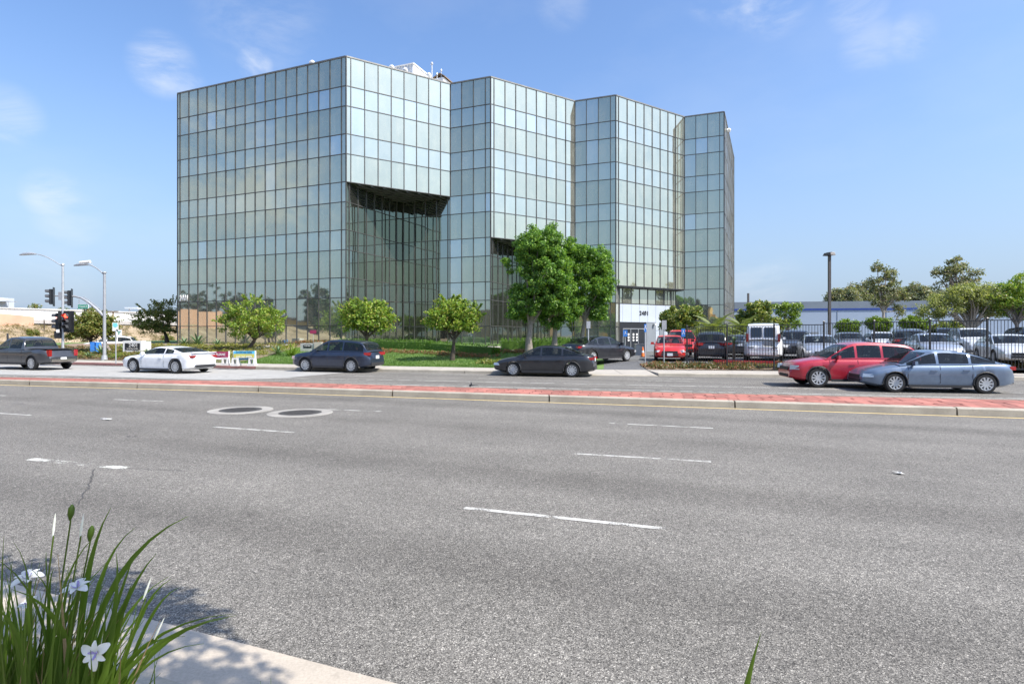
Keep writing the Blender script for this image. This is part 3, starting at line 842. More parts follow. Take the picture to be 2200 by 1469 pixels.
for A, Q, B, k in ((P1, Q1, P2, 5), (P3, Q2, P4, 7)):
    core = MB(); core.prism([A, B, Q], ZL[k] + 0.02, TOP - 0.26); core.build('upper_storeys', M['core'], bld)
    # soffit lattice under the overhang
    s = MB(); s.prism([A + (Q - A) * .004, B + (Q - B) * .004, Q], ZL[k] - 0.03, ZL[k] + 0.015); s.build('soffit', M['soffit'], bld)
    lat = MB()
    for i in range(1, 9):
        t = i / 9
        lat.bar(A.lerp(B, t) + Vector((0, 0, ZL[k] - 0.1)), Q.lerp(B, t) + Vector((0, 0, ZL[k] - 0.1)), 0.07, 0.12)
    for i in range(1, 6):
        t = i / 6
        lat.bar(A.lerp(Q, t) + Vector((0, 0, ZL[k] - 0.13)), B.lerp(Q, t) + Vector((0, 0, ZL[k] - 0.13)), 0.07, 0.12)
    lat.build('soffit_lattice', M['soffit_bar'], bld)
core = MB(); core.prism([P5, P6, E2, E1], ZL[9] + 0.02, TOP - 0.26); core.build('upper_storeys', M['core'], bld)
s = MB(); s.prism([P5, P6, E2, E1], ZL[9] - 0.12, ZL[9] + 0.015); s.build('soffit', M['soffit_bar'], bld)
core = MB(); core.prism([p + (bld.location.to_2d().to_3d() - p) * 0.0 for p in foot], TOP - 0.25, TOP - 0.2); core.build('roof', M['roof'], bld)

panes = []      # (area in pixels, width, height, matrix, tall)
PANE = 1.22
def curtain(A, B, zl, narrow=0.34, top=False, in_notch=False, corner=(1, 1), dep=.11):
    d = (B - A); Lw = d.length; d.normalize()
    nrm = Vector((d.y, -d.x, 0))
    pos = [0.0] + ([narrow] if narrow > 0 else [])
    while pos[-1] + PANE < Lw - 0.12: pos.append(pos[-1] + PANE)
    if Lw - pos[-1] > 0.1: pos.append(Lw)
    else: pos[-1] = Lw
    rot = Matrix(((d.x, nrm.x, 0, 0), (d.y, nrm.y, 0, 0), (0, 0, 1, 0), (0, 0, 0, 1)))
    for i in range(len(zl) - 1):
        z1, z0 = zl[i], zl[i + 1]
        for a, b in zip(pos[:-1], pos[1:]):
            w_, h_ = b - a, z1 - z0
            c = A + d * ((a + b) / 2) + nrm * 0.035 + Vector((0, 0, (z0 + z1) / 2))
            tilt = Matrix.Rotation(R(random.gauss(0, 0.16)), 4, 'X') @ Matrix.Rotation(R(random.gauss(0, 0.16)), 4, 'Z')
            view = Vector((c.x, c.y, c.z - H)); area = w_ * h_ * abs(view.normalized().dot(nrm)) * (F / c.y) ** 2
            px, py = CX + c.x / c.y * F, HY - (c.z - H) / c.y * F
            panes.append((area, round(w_, 3), round(h_, 3), Matrix.Translation(c) @ rot @ tilt, (0 if h_ > 2.0 else 1) + (2 if in_notch else 0)))
    ztop, zbot = zl[0], zl[-1]
    for i, a in enumerate(pos):
        end = i in (0, len(pos) - 1)
        if end and not corner[0 if i == 0 else 1]: continue
        wd = 0.045 if end else 0.062
        mb = MB(); p = A + d * a
        mb.bar(p + nrm * (dep / 2 - .01) + Vector((0, 0, zbot)), p + nrm * (dep / 2 - .01) + Vector((0, 0, ztop - 0.004)), wd, dep, nrm)
        mb.build('vertical_mullion', M['mullion'], bld)
    for i, z in enumerate(zl):
        mb = MB(); cop = top and i == 0
        th = 0.12 if cop else 0.062
        q0, q1 = A + nrm * (dep / 2 - .015), B + nrm * (dep / 2 - .015)
        mb.bar(q0 + Vector((0, 0, z)), q1 + Vector((0, 0, z)), 0.14 if cop else dep - .016, th)
        mb.build('coping' if cop else 'horizontal_mullion', M['coping'] if cop else M['mullion'], bld)
ZLB = ZL + [-0.35]
curtain(P0, P1, ZL, 0.34, True)
curtain(P1, P2, ZL[:6], 0.38, True)
curtain(P2, P3, ZL, 0.0, True)
curtain(P3, P4, ZL[:8], 0.34, True)
curtain(P4, P5, ZL, 0.0, True)
curtain(P5, P6, ZL[:10], 0.34, True)
curtain(P6, P7, ZLB, 0.0, True)
curtain(P7, P8, ZLB, 0.5, True, dep=.085)
curtain(P1, Q1, ZL[5:], 0.34, in_notch=True, corner=(0, 1)); curtain(Q1, P2, ZL[5:], 0.5, in_notch=True, corner=(0, 0))
curtain(P3, Q2, ZL[7:], 0.34, in_notch=True, corner=(0, 1)); curtain(Q2, P4, ZL[7:], 0.5, in_notch=True, corner=(0, 0))
curtain(P5, E1, ZL[9:], 0.0, corner=(0, 1)); curtain(E1, E2, ZL[9:11], 0.47); curtain(E2, P6, ZLB[9:], 0.0, corner=(0, 0))
panes.sort(key=lambda r: -r[0])
pm = {}
GL = [M['glass_tall'], M['glass_short'], M['glass_tall_notch'], M['glass_short_notch']]
restm = MB()
for k, (ar, w_, h_, mt, tall) in enumerate(panes):
    key = (w_, h_, tall)
    if k < 300:
        if key not in pm: pm[key] = MB().box((0, 0, 0), (w_, 0.02, h_)).mesh('pane', GL[tall])
        inst('pane', pm[key], bld, mt)
    else:
        t = MB().box((0, 0, 0), (w_, 0.02, h_))
        restm.add([mt @ Vector(v) for v in t.v], t.f, tall)
tag(restm.build('pane_field', GL, bld), kind='stuff')
# plinth under the glass
pl = MB()
for a, b in ((P0, P1), (P1, Q1), (Q1, P2), (P2, P3), (P3, Q2), (Q2, P4), (P4, P5)):
    d = (b - a).normalized(); nr = Vector((d.y, -d.x, 0)) * 0.05
    pl.prism([a + nr, b + nr, b, a], -0.35, ZL[-1] - 0.03)
pl.build('plinth', M['concrete'], bld)
# entry wall: white panels; a flat black sheet paints the shade of a deep doorway
def entry(a, b, z0, z1, mat, name, th=0.06, off=0.0):
    nr = Vector((VV.y, -VV.x, 0))
    p, q = E1 + VV * a, E1 + VV * b
    mb = MB(); mb.prism([p + nr * off, p + nr * (off + th), q + nr * (off + th), q + nr * off], z0, z1)
    return mb.build(name, mat, bld)
zdoor = 3.15
cols = [0.02, 0.47, 1.69, 2.91, 4.13, 5.35]
for a, b in zip(cols[:-1], cols[1:]): entry(a + 0.015, b - 0.015, zdoor + 0.02, ZL[10] - 0.06, M['white_panel'], 'white_panel')
for a, b in ((5.35, 6.85), (6.85, aE)):
    for z0, z1 in ((-0.05, 2.3), (2.3, ZL[10] - 0.06)): entry(a + 0.015, b - 0.015, z0 + 0.015, z1 - 0.015, M['white_panel'], 'white_panel')
nr = Vector((VV.y, -VV.x, 0))
entry(0.02, 5.33, -0.1, zdoor, M['black'], 'doorway_shade', 0.012)
entry(3.9, 5.33, -0.05, zdoor - 0.02, M['grey_panel'], 'door_side_wall', 0.05, 0.015)
entry(0.5, 3.8, 0.0, 2.45, M['window_dark'], 'entrance_door', 0.03, 0.02)
dr = MB()
for a in (0.5, 1.6, 2.7, 3.8):
    p = E1 + VV * a + nr * 0.06; dr.bar(p, p + Vector((0, 0, 2.45)), 0.05, 0.05, nr)
p = E1 + nr * 0.062; dr.bar(p + VV * .5 + Vector((0, 0, 2.48)), p + VV * 3.8 + Vector((0, 0, 2.48)), 0.05, 0.06)
dr.build('door_frame', M['galv'], bld)
for z in (1.2, 1.5, 1.8):
    for a in (1.2, 1.9, 2.4):
        entry(a, a + 0.22, z, z + 0.2, M['white'], 'notice', 0.006, 0.058)
entry(5.9, 6.5, 1.55, 3.2, M['grey_panel'], 'wall_plaque', 0.05, 0.07)
p = E1 + VV * 5.0 + nr * 0.25 + Vector((0, 0, zdoor - 0.22))
mb = MB(); mb.lathe(((0.05, 0.14), (0.13, 0.12), (0.14, 0.0), (0.11, -0.09), (0.04, -0.13)), 12, Matrix.Translation(p)); mb.bar(p + Vector((0, 0, .1)), p - nr * .25 + Vector((0, 0, .14)), .04, .04)
mb.build('security_camera', M['white'], bld, 40)
text('house_number', '2401', 0.62, M['black_letter'], bld, E1 + VV * 3.55 + nr * 0.09 + Vector((0, 0, 4.10)), VV, 0.03, bold=.008, gap=1.15)
dF = (P1 - P0).normalized(); nF = Vector((dF.y, -dF.x, 0))
text('house_number', '2401', 0.80, M['white'], bld, P0 + dF * 0.98 + nF * 0.14 + Vector((0, 0, ZL[10] + 0.36)), dF, 0.03, squash=0.75, bold=.01, gap=1.05)

# roof plant and aerials
ph_c = Vector((X(888, 63.5), 63.5, 0))
ph = thing('roof_penthouse', 'white ribbed plant room on the office roof behind the parapet', 'plant room', (ph_c.x, ph_c.y, TOP))
zt = Z(138, 63.5)
mb = MB(); mb.prism([ph_c, ph_c + NV * 9, ph_c + NV * 9 - U * 8, ph_c - U * 8], TOP - 0.2, zt); mb.build('wall', M['white_wall'], ph)
mb = MB(); q = ph_c + U * .1 - NV * .1; mb.prism([q, q + NV * 9.2, q + NV * 9.2 - U * 8.2, q - U * 8.2], zt, zt + 0.12); mb.build('roof', M['white'], ph)
for i in range(22):
    mb = MB(); p = ph_c - U * (0.2 + i * 0.36) - NV * 0.03
    mb.bar(p + Vector((0, 0, TOP - .2)), p + Vector((0, 0, zt)), 0.14, 0.06, NV); mb.build('rib', M['white_panel'], ph)
hx = thing('roof_hut', 'small white pitched hut with brown edge on the roof', 'hut', (X(947, 63), 63, TOP))
c = Vector((X(952, 63), 63, 0))
mb = MB(); mb.prism([c - U * .8 - NV * .5, c + U * .3 - NV * .5, c + U * .3 + NV * 2, c - U * .8 + NV * 2], TOP - .2, Z(171, 63)); mb.build('wall', M['white'], hx)
zz = Z(171, 63); mb = MB()
a, b, m_ = c - U * .95 - NV * .6, c + U * .5 - NV * .6, c - U * .1 - NV * .6
for s_, e_ in ((a, m_), (m_, b)):
    z0, z1 = (zz, zz + .4) if s_ is a else (zz + .4, zz)
    mb.add([s_ + Vector((0, 0, z0)), e_ + Vector((0, 0, z1)), e_ + NV * 2.8 + Vector((0, 0, z1)), s_ + NV * 2.8 + Vector((0, 0, z0)), s_ + Vector((0, 0, z0 + .1)), e_ + Vector((0, 0, z1 + .1)), e_ + NV * 2.8 + Vector((0, 0, z1 + .1)), s_ + NV * 2.8 + Vector((0, 0, z0 + .1))],
           ((0, 3, 2, 1), (4, 5, 6, 7), (0, 1, 5, 4), (1, 2, 6, 5), (2, 3, 7, 6), (3, 0, 4, 7)))
mb.build('roof', M['tan_dark'], hx)
for px, y0, y1, Y, rr, lab in ((928, 137, 180, 62, .07, 'tallest white mast aerial on the office roof'), (948, 152, 180, 62.5, .05, 'shorter white mast aerial beside the roof hut'), (939, 160, 180, 62.2, .04, 'stub mast aerial between the two white masts')):
    p = Vector((X(px, Y), Y, 0)); mb = MB()
    mb.tube((p + Vector((0, 0, TOP - .3)), p + Vector((0, 0, Z(y1, Y))), p + Vector((0, 0, Z(y0, Y)))), [rr * 1.4, rr, rr * .8], 8)
    mb.lathe(((rr * 2, 0), (rr * 2.2, .1), (rr, .25)), 8, Matrix.Translation(p + Vector((0, 0, Z(y0, Y) - .1))))
    tag(mb.build('aerial', M['galv']), lab, 'aerial', 'aerials on the office roof')
for px, py, Y, lab in ((671, 134, 51.9, 'white floodlight clamped on the left parapet'), (842, 144, 53.2, 'white floodlight on the parapet left of the ribbed plant room'), (871, 150, 53.9, 'white floodlight on the parapet in front of the ribbed plant room'), (922, 160, 60, 'white dish aerial on the parapet right of the plant room'), (1567, 279, 66, 'white floodlight arm jutting from the right end wall')):
    p = Vector((X(px, Y), Y, Z(py, Y)))
    t = thing('floodlight' if 'dish' not in lab else 'dish_aerial', lab, 'floodlight' if 'dish' not in lab else 'aerial', p)
    side = px > 1500
    mb = MB()
    mb.tube((p + (Vector((-.5, 0, -.1)) if side else Vector((.05, .15, -0.85))), p + (Vector((-.2, 0, 0)) if side else Vector((.1, .1, .1))), p), .05, 6); mb.build('bracket', M['galv'], t)
    mb = MB(); mb.lathe(((.06, .16), (.16, .08), (.27, -.12), (.24, -.14), (.1, -.08)), 12, Matrix.Translation(p) @ Matrix.Rotation(R(50), 4, 'Y') @ Matrix.Rotation(R(60), 4, 'X')); mb.build('head', M['white'], t, 40)

# ------------------------------------------------------------------ warehouse on the right
wh = thing('warehouse', 'long pale blue warehouse with a grey parapet and blue stripe', 'warehouse', (60, 95, 0))
Y0, Y1 = 88.0, 100.0
wa = Vector((X(1560, 100), 100, 0)); wb_ = Vector((X(2600, 88), 88, 0))
ztop = Z(650, 100)
wd_ = (wb_ - wa).normalized(); wn = Vector((wd_.y, -wd_.x, 0))
wa = wa - wd_ * 12
mb = MB(); mb.prism([wa, wb_, wb_ - wn * 30, wa - wn * 30], -0.3, ztop); mb.build('wall', M['blue_wall'], wh)
mb = MB(); mb.prism([wa + wn * .06, wb_ + wn * .06, wb_, wa], ztop - 1.1, ztop + .05); mb.build('parapet_band', M['grey_band'], wh)
mb = MB(); mb.prism([wa + wn * .09, wb_ + wn * .09, wb_ + wn * .002, wa + wn * .002], ztop - 1.4, ztop - 1.103); mb.build('stripe', M['blue_stripe'], wh)
Lwh = (wb_ - wa).length
for i in range(1, 11):
    p = wa + wd_ * (Lwh * i / 11) + wn * 0.02; mb = MB(); mb.bar(p + Vector((0, 0, -.2)), p + Vector((0, 0, ztop - 1.41)), .06, .05, wn); mb.build('panel_joint', M['grey_band'], wh)
for i in range(4):
    p = wa + wd_ * (26 + i * 16) + wn * .08; mb = MB(); mb.bar(p + Vector((0, 0, .1)), p + Vector((0, 0, 2.2)), 1.2, .1, wn); mb.build('door', M['grey_panel'], wh)

# ------------------------------------------------------------------ buildings behind the camera, seen only in the glass
def behind(name, lab, s0, s1, p, depth, h, mat, band=None, wins=True):
    o0 = U * s0 + NV * p; o1 = U * s1 + NV * p
    t = thing(name, lab, 'building', ((o0 + o1) / 2))
    mb = MB(); mb.prism([o0, o0 - NV * depth, o1 - NV * depth, o1][::-1], 0, h); mb.build('wall', mat, t)
    mb = MB(); e = NV * .2; mb.prism([o0 + e, o1 + e, o1 - NV * .3, o0 - NV * .3], h, h + .5); mb.build('parapet', band or mat, t)
    if wins:
        n = int((s1 - s0) / 5)
        for i in range(n):
            a = o0 + U * (1.2 + i * 5) + NV * .04; b = a + U * 3.2
            mb = MB(); mb.prism([a, b, b - NV * .03, a - NV * .03], .4, 2.7); mb.build('window', M['window_dark'], t)
    return t
behind('shop_building', 'long tan stucco shop row mirrored low in the glass', -150, -92, -28, 18, 5.2, M['tan'], M['tan_dark'])
behind('shop_building', 'brown stucco block mirrored in the recessed glass', -88, -52, -30, 15, 7.6, M['tan_dark'])
behind('shop_building', 'ochre stucco block mirrored beside the entrance', -40, -8, -24, 15, 6.2, M['tan'])
behind('shop_tower', 'ochre stucco tower mirrored at the right end of the glass', -29, -22, -22, 7, 9.0, M['tan'], M['tan_dark'])
behind('shop_tower', 'low ochre stucco tower mirrored beside the entrance number', -14, -9, -22, 7, 8.2, M['tan'], M['tan_dark'])

# ------------------------------------------------------------------ vegetation
def leaf_cloud(name, centres, radii, per, size, mat, aspect=2.2, flat=0.0, seed=0, up=0.35, shell=0.0):
    """Leaf-sized diamond faces scattered in clumps: centres (n,3), radii (n,3)."""
    g = np.random.default_rng(seed)
    centres = np.asarray(centres, float); radii = np.asarray(radii, float)
    n = len(centres)
    c = np.repeat(centres, per, 0); r = np.repeat(radii, per, 0)
    d = g.normal(size=(n * per, 3)); d /= np.linalg.norm(d, axis=1)[:, None]
    rad = g.random(n * per)[:, None] ** (1 / 2.2)
    if shell: rad = shell + (1 - shell) * rad
    p = c + d * r * rad
    nr = d * 0.9 + g.normal(size=d.shape) * 0.8 + np.array([0, 0, up])
    nr /= np.linalg.norm(nr, axis=1)[:, None]
    t = g.normal(size=d.shape) + np.array([0, 0, -0.5])
    t -= nr * (t * nr).sum(1)[:, None]; t /= np.linalg.norm(t, axis=1)[:, None]
    b = np.cross(nr, t)
    L_ = size * (0.65 + 0.7 * g.random(n * per))[:, None]
    W_ = L_ / aspect
    bend = nr * L_ * 0.18
    v = np.stack([p - t * L_ * .5 - bend * .5, p + b * W_ * .5, p + t * L_ * .5 - bend * .6, p - b * W_ * .5], 1).reshape(-1, 3)
    q = np.arange(len(v)).reshape(-1, 4)
    return np_mesh(name, v, q, mat)

def ell_points(g, n, c, r, inner=0.45):
    d = g.normal(size=(n, 3)); d /= np.linalg.norm(d, axis=1)[:, None]
    rad = (inner + (1 - inner) * g.random(n) ** 0.6)[:, None]
    return np.asarray(c) + d * np.asarray(r) * rad

def tree(name, lab, base, trunk_pts, trunk_r, lobes, leafmat, bark, nclump, per, leaf, clump_r, group=None, seed=1, limbs=10, cat='tree', aspect=2.2, inner=0.45, limb_r=0.35):
    """lobes: (centre, radii) world ellipsoids; a clump is a handful of leaves; limbs run from the trunk into the lobes."""
    g = np.random.default_rng(seed)
    t = thing(name, lab, cat, base, group)
    vol = np.array([r[0] * r[1] * r[2] for c, r in lobes]); share = vol / vol.sum()
    cs = []
    for (c, r), s_ in zip(lobes, share):
        cs.append(ell_points(g, max(3, int(round(nclump * s_))), c, r, inner))
    cs = np.concatenate(cs)
    tr = MB(); pts = [Vector(p) for p in trunk_pts]
    tr.tube(pts, [trunk_r * (1.25 if i == 0 else 1 - 0.45 * i / (len(pts) - 1)) for i in range(len(pts))], 9)
    top = pts[-1]
    idx = g.choice(len(cs), min(limbs, len(cs)), replace=False)
    for k in idx:
        e = Vector(cs[k]); o = pts[-1].lerp(pts[-2], g.random() * 0.6)
        m_ = o.lerp(e, 0.5) + Vector((g.normal() * .15, g.normal() * .15, g.random() * .35)) * (e - o).length * .35
        rr = trunk_r * limb_r
        tr.tube((o, o.lerp(m_, .55) + Vector((g.normal() * .05, g.normal() * .05, 0)), m_, e), [rr, rr * .75, rr * .5, rr * .15], 6)
    tr.build('trunk', M[bark], t, 50)
    rad = clump_r * (0.7 + 0.6 * g.random((len(cs), 1))) * np.array([[1, 1, .75]])
    me = leaf_cloud('crown', cs, rad, per, leaf, M[leafmat], aspect=aspect, seed=seed)
    inst('crown', me, t)
    return t
def lobes_px(Y, items, depth=None):
    out = []
    for px, py, rx, ry in items:
        rxm, rym = rx / F * Y, ry / F * Y
        out.append(((X(px, Y), Y + (depth or 0), Z(py, Y)), (rxm, max(rxm, rym) * 0.85, rym)))
    return out

# the group of three tall trees in front of the office
bt = (('leftmost of the three tall leafy trees, thick pale trunk beside the kerb', (1137, 772), 34.2, ((1160, 535, 58, 52), (1120, 560, 38, 40), (1128, 645, 48, 46), (1175, 600, 55, 70), (1110, 665, 36, 26)), 11, .26, ((1137, 772), (1136, 730), (1141, 690))),
      ('middle one of the three tall leafy trees, crown hanging lowest', (1190, 768), 33.6, ((1195, 650, 50, 52), (1185, 590, 48, 50), (1205, 540, 36, 34), (1170, 515, 36, 34), (1222, 655, 30, 40)), 12, .21, ((1190, 768), (1192, 725), (1194, 685))),
      ('rightmost of the three tall leafy trees, leaning slender trunk', (1246, 764), 34.8, ((1268, 565, 46, 42), (1290, 610, 32, 48), (1255, 620, 38, 50), (1282, 660, 26, 34), (1240, 548, 36, 28), (1226, 580, 30, 44)), 13, .18, ((1246, 764), (1251, 720), (1258, 675))))
for lab, b, Y, lb, sd_, r_, tp in bt:
    base = hit(*b)
    Yb = base.y
    pts = [Vector((X(p, Yb), Yb, Z(q, Yb))) for p, q in tp]
    pts[0] = Vector((base.x, base.y, base.z - .1))
    tree('broadleaf_tree', lab, base, pts, r_, lobes_px(Yb, lb), 'leaf_big', 'bark_grey', 300, 110, 0.165, 0.34, 'tall trees by the driveway', sd_, 12, inner=0.5)
# small spreading street trees on the lawn
st = (('small bushy tree with two leaning trunks beside the bus stop sign', (205, 758), ((195, 700, 46, 24), (170, 718, 34, 14), (222, 712, 26, 22), (195, 682, 26, 18), (215, 690, 28, 18)), ((203, 758), (198, 742), (192, 725)), .16, 'leaf_olive', 21),
      ('dark leafy tree with rusty patches at the left corner of the office', (360, 736), ((335, 685, 44, 28), (360, 700, 32, 20), (312, 695, 28, 20), (350, 665, 26, 18), (372, 672, 16, 26)), ((360, 736), (357, 722), (350, 705)), .22, 'leaf_olive', 22),
      ('bright green spreading tree with a dark leaning trunk behind the yard signs', (531, 752), ((545, 690, 66, 34), (515, 700, 40, 28), (580, 695, 38, 30), (545, 660, 34, 20), (500, 680, 24, 20)), ((531, 752), (542, 738), (552, 722)), .17, 'leaf_coral', 23),
      ('round yellow green tree in front of the deep glass recess', (786, 772), ((785, 680, 48, 28), (760, 690, 28, 26), (815, 690, 32, 24), (790, 660, 36, 16)), ((786, 772), (787, 745), (789, 715)), .15, 'leaf_coral', 24),
      ('lone slim trunked tree on the lawn below the second facade', (971, 774), ((968, 680, 50, 28), (940, 690, 28, 18), (1000, 690, 34, 26), (965, 655, 28, 18), (1012, 680, 22, 26)), ((971, 774), (974, 750), (976, 718)), .15, 'leaf_coral', 25))
for lab, b, lb, tp, r_, mt, sd_ in st:
    base = hit(*b); Yb = base.y
    pts = [Vector((X(p, Yb), Yb, Z(q, Yb))) for p, q in tp]; pts[0].z -= .15
    t = tree('street_tree', lab, base, pts, r_, lobes_px(Yb, lb), mt, 'bark_dark', 190 if 'olive' in mt else 130, 58, 0.18, 0.38, 'small trees along the office lawn', sd_, 16, inner=0.35)
    # long wispy shoots
    g = np.random.default_rng(sd_ + 100); cs = []
    for k in range(30):
        c0, r0 = lobes_px(Yb, lb)[k % len(lb)]
        a = g.normal(size=3); a[2] = abs(a[2]) + .5; a /= np.linalg.norm(a)
        for j in range(7): cs.append(np.asarray(c0) + a * np.asarray(r0) * (0.85 + j * 0.10))
    inst('shoot_leaves', leaf_cloud('shoot_leaves', cs, np.full((len(cs), 3), .10), 8, .17, M[mt], seed=sd_ + 7), t)
# second trunk of the left tree, roots of the shadow
b2 = hit(238, 757); mb = MB(); mb.tube((b2 - Vector((0, 0, .1)), Vector((X(228, b2.y), b2.y, Z(738, b2.y))), Vector((X(215, b2.y), b2.y, Z(715, b2.y)))), [.15, .11, .08], 8)
lt = [o for o in bpy.data.objects if o.get('label', '').startswith('small bushy tree with two')][0]
mb.build('trunk', M['bark_grey'], lt, 50)

def px_tree(name, lab, px, Y, y_top, y_base, lb, r_, leafm, bark, ncl, per, leaf, cr, group, seed, limbs=12, fork=0.5, inner=0.35, cat='tree', lean=0, limb_r=.45):
    zb = zg(X(px, Y), Y) if Y < 70 else 0.0
    base = Vector((X(px, Y), Y, zb))
    lo = lobes_px(Y, lb)
    pts = [base - Vector((0, 0, .1)), Vector((X(px + lean * .4, Y), Y, zb + (Z(y_base, Y) - zb) * .6)), Vector((X(px + lean, Y), Y, Z(y_base, Y)))]
    return tree(name, lab, base, pts, r_, lo, leafm, bark, ncl, per, leaf, cr, group, seed, limbs, cat, inner=inner, limb_r=limb_r)
GR = 'trees in and beyond the parking lot'
px_tree('magnolia_tree', 'glossy yellow green magnolia behind the red hatchback', 1462, 46, 655, 712, ((1458, 685, 40, 26), (1480, 680, 34, 22), (1440, 690, 24, 20)), .12, 'leaf_magnolia', 'bark_grey', 110, 60, .24, .38, GR, 31)
px_tree('magnolia_tree', 'glossy magnolia behind the white van roof', 1630, 47, 645, 705, ((1628, 675, 36, 28), (1660, 690, 26, 20), (1605, 685, 26, 20)), .12, 'leaf_magnolia', 'bark_grey', 110, 60, .24, .38, GR, 32)
px_tree('young_tree', 'loose light green young tree right of the magnolia', 1690, 48, 645, 706, ((1695, 668, 28, 20), (1710, 688, 16, 16), (1675, 665, 18, 16), (1690, 690, 14, 14)), .07, 'leaf_bright', 'bark_grey', 60, 38, .2, .32, GR, 33)
for i, (px, top, w_, lab) in enumerate(((1822, 684, 24, 'clipped round topped shrub tree right of the dark lamp post'), (1888, 677, 26, 'clipped round topped shrub tree under the tall thin eucalyptus'), (1961, 677, 30, 'clipped wide shrub tree left of the pale wide tree'))):
    px_tree('clipped_tree', lab, px, 52 - i, top, 716, ((px, top + 17, w_, 15), (px - 4, top + 22, w_ * .8, 12), (px + 6, top + 24, w_ * .7, 12)), .08, 'leaf_bright', 'bark_grey', 90, 60, .17, .28, 'clipped shrub trees by the warehouse', 41 + i, 9, inner=.55)
px_tree('clipped_tree', 'dark clipped shrub tree behind the pale wide tree', 2035, 50, 688, 718, ((2035, 704, 36, 14), (2052, 704, 26, 12)), .09, 'leaf_magnolia', 'bark_grey', 80, 55, .18, .3, 'clipped shrub trees by the warehouse', 45, 9, inner=.5)
px_tree('eucalyptus_tree', 'tall thin eucalyptus with open crown before the blue stripe', 1898, 56, 557, 655, ((1893, 575, 20, 18), (1885, 600, 18, 16), (1915, 600, 22, 22), (1900, 625, 26, 18), (1925, 635, 26, 20), (1890, 645, 20, 14), (1930, 670, 16, 14), (1938, 662, 14, 12)), .17, 'leaf_euc', 'bark_pale', 105, 34, .24, .42, GR, 51, 26, inner=.2)
px_tree('eucalyptus_tree', 'tall open eucalyptus rising behind the pale wide tree', 2053, 60, 552, 640, ((2050, 580, 30, 24), (2025, 590, 22, 18), (2085, 595, 26, 18), (2010, 610, 14, 12), (2060, 560, 18, 14), (2060, 615, 34, 16)), .2, 'leaf_euc', 'bark_grey', 115, 32, .25, .46, GR, 52, 30, inner=.2)
px_tree('pepper_tree', 'wide pale green pepper tree spreading over the parked cars', 2085, 41, 600, 700, ((2060, 645, 56, 30), (2110, 640, 52, 32), (2020, 660, 44, 22), (2140, 665, 40, 20), (2085, 625, 40, 20), (1995, 672, 26, 16)), .2, 'leaf_pepper', 'bark_pale', 240, 62, .15, .42, GR, 53, 34, inner=.3)
px_tree('pepper_tree', 'loose spreading tree cut off by the right edge', 2185, 40, 590, 690, ((2175, 630, 36, 30), (2150, 650, 30, 22), (2205, 620, 40, 34), (2190, 660, 40, 24)), .16, 'leaf_coral', 'bark_grey', 130, 48, .17, .42, GR, 54, 26, inner=.25)
for i, (px, top, w_, hh, Y) in enumerate(((1812, 618, 34, 22, 128), (1855, 606, 38, 30, 132), (1965, 610, 22, 26, 130), (1985, 618, 28, 22, 126), (2030, 622, 40, 22, 134), (1905, 625, 40, 20, 135), (2120, 618, 42, 26, 130), (2180, 625, 40, 24, 128))):
    labs = ('leftmost far grey green tree crown over the warehouse roof', 'far brownish tree crown second from the lamp post over the roof', 'slim far tree crown between the two tall eucalyptus', 'dark conical far tree crown over the roof', 'low far tree crown behind the open eucalyptus', 'low far tree crown behind the tall thin eucalyptus', 'far tree crown above the pale wide tree', 'far tree crown near the right edge')
    px_tree('far_tree', labs[i], px, Y, top, 660, ((px, top + hh, w_, hh), (px - w_ * .4, top + hh * 1.2, w_ * .7, hh * .8), (px + w_ * .4, top + hh * 1.3, w_ * .7, hh * .8)), .3, 'leaf_euc', 'bark_grey', 130, 45, .55, 1.0, 'far trees beyond the warehouse', 61 + i, 8, inner=.4)

# pygmy date palms
def frond_mesh():
    vs, qs = [], []
    n = 26
    for i in range(n):
        t = i / (n - 1)
        x = t * 1.25; z = 0.55 * t - 0.95 * t * t
        ln = 0.34 * math.sin(math.pi * (0.12 + 0.85 * t)) + .04
        for s_ in (-1, 1):
            k = len(vs)
            vs += [(x, 0, z), (x + .045, 0, z + .01), (x + .16 * ln / .3, s_ * ln * .9, z - .10 * ln / .3)]
            qs.append((k, k + 1, k + 2))
    for i in range(n - 1):
        t, t2 = i / (n - 1), (i + 1) / (n - 1); k = len(vs)
        for a in (t, t2): vs += [(a * 1.25, -.012, .55 * a - .95 * a * a + .004), (a * 1.25, .012, .55 * a - .95 * a * a + .004)]
        qs.append((k, k + 1, k + 3)); qs.append((k, k + 3, k + 2))
    me = bpy.data.meshes.new('frond'); me.from_pydata(vs, [], qs); me.materials.append(M['palm']); me.update(); return me
FM = frond_mesh()
for px, Y, y_top, sc_, lab in ((1535, 43, 700, 1.45, 'feathery palm behind the black sport utility vehicle'), (1596, 44, 697, 1.3, 'feathery palm between the black vehicle and the white van'), (1578, 50, 702, 1.0, 'smaller feathery palm at the right foot of the glass tower'), (1512, 47, 705, 1.2, 'feathery palm at the left behind the black vehicle')):
    zb = zg(X(px, Y), Y)
    hd = Vector((X(px, Y), Y, Z(y_top + 14, Y)))
    t = thing('palm', lab, 'palm', (hd.x, hd.y, zb), 'feathery palms by the parking lot')
    mb = MB(); mb.tube(((hd.x, hd.y, zb - .1), (hd.x + .05, hd.y, (zb + hd.z) / 2), hd), [.14, .10, .13], 8); mb.build('trunk', M['bark_palm'], t, 50)
    for k in range(26):
        pitch = -R(62) + R(80) * (k / 25) ** .8
        mm = Matrix.Translation(hd) @ Matrix.Rotation(k * 2.4, 4, 'Z') @ Matrix.Rotation(pitch, 4, 'Y') @ Matrix.Scale(sc_ * random.uniform(.85, 1.1), 4)
        inst('frond', FM, t, mm)
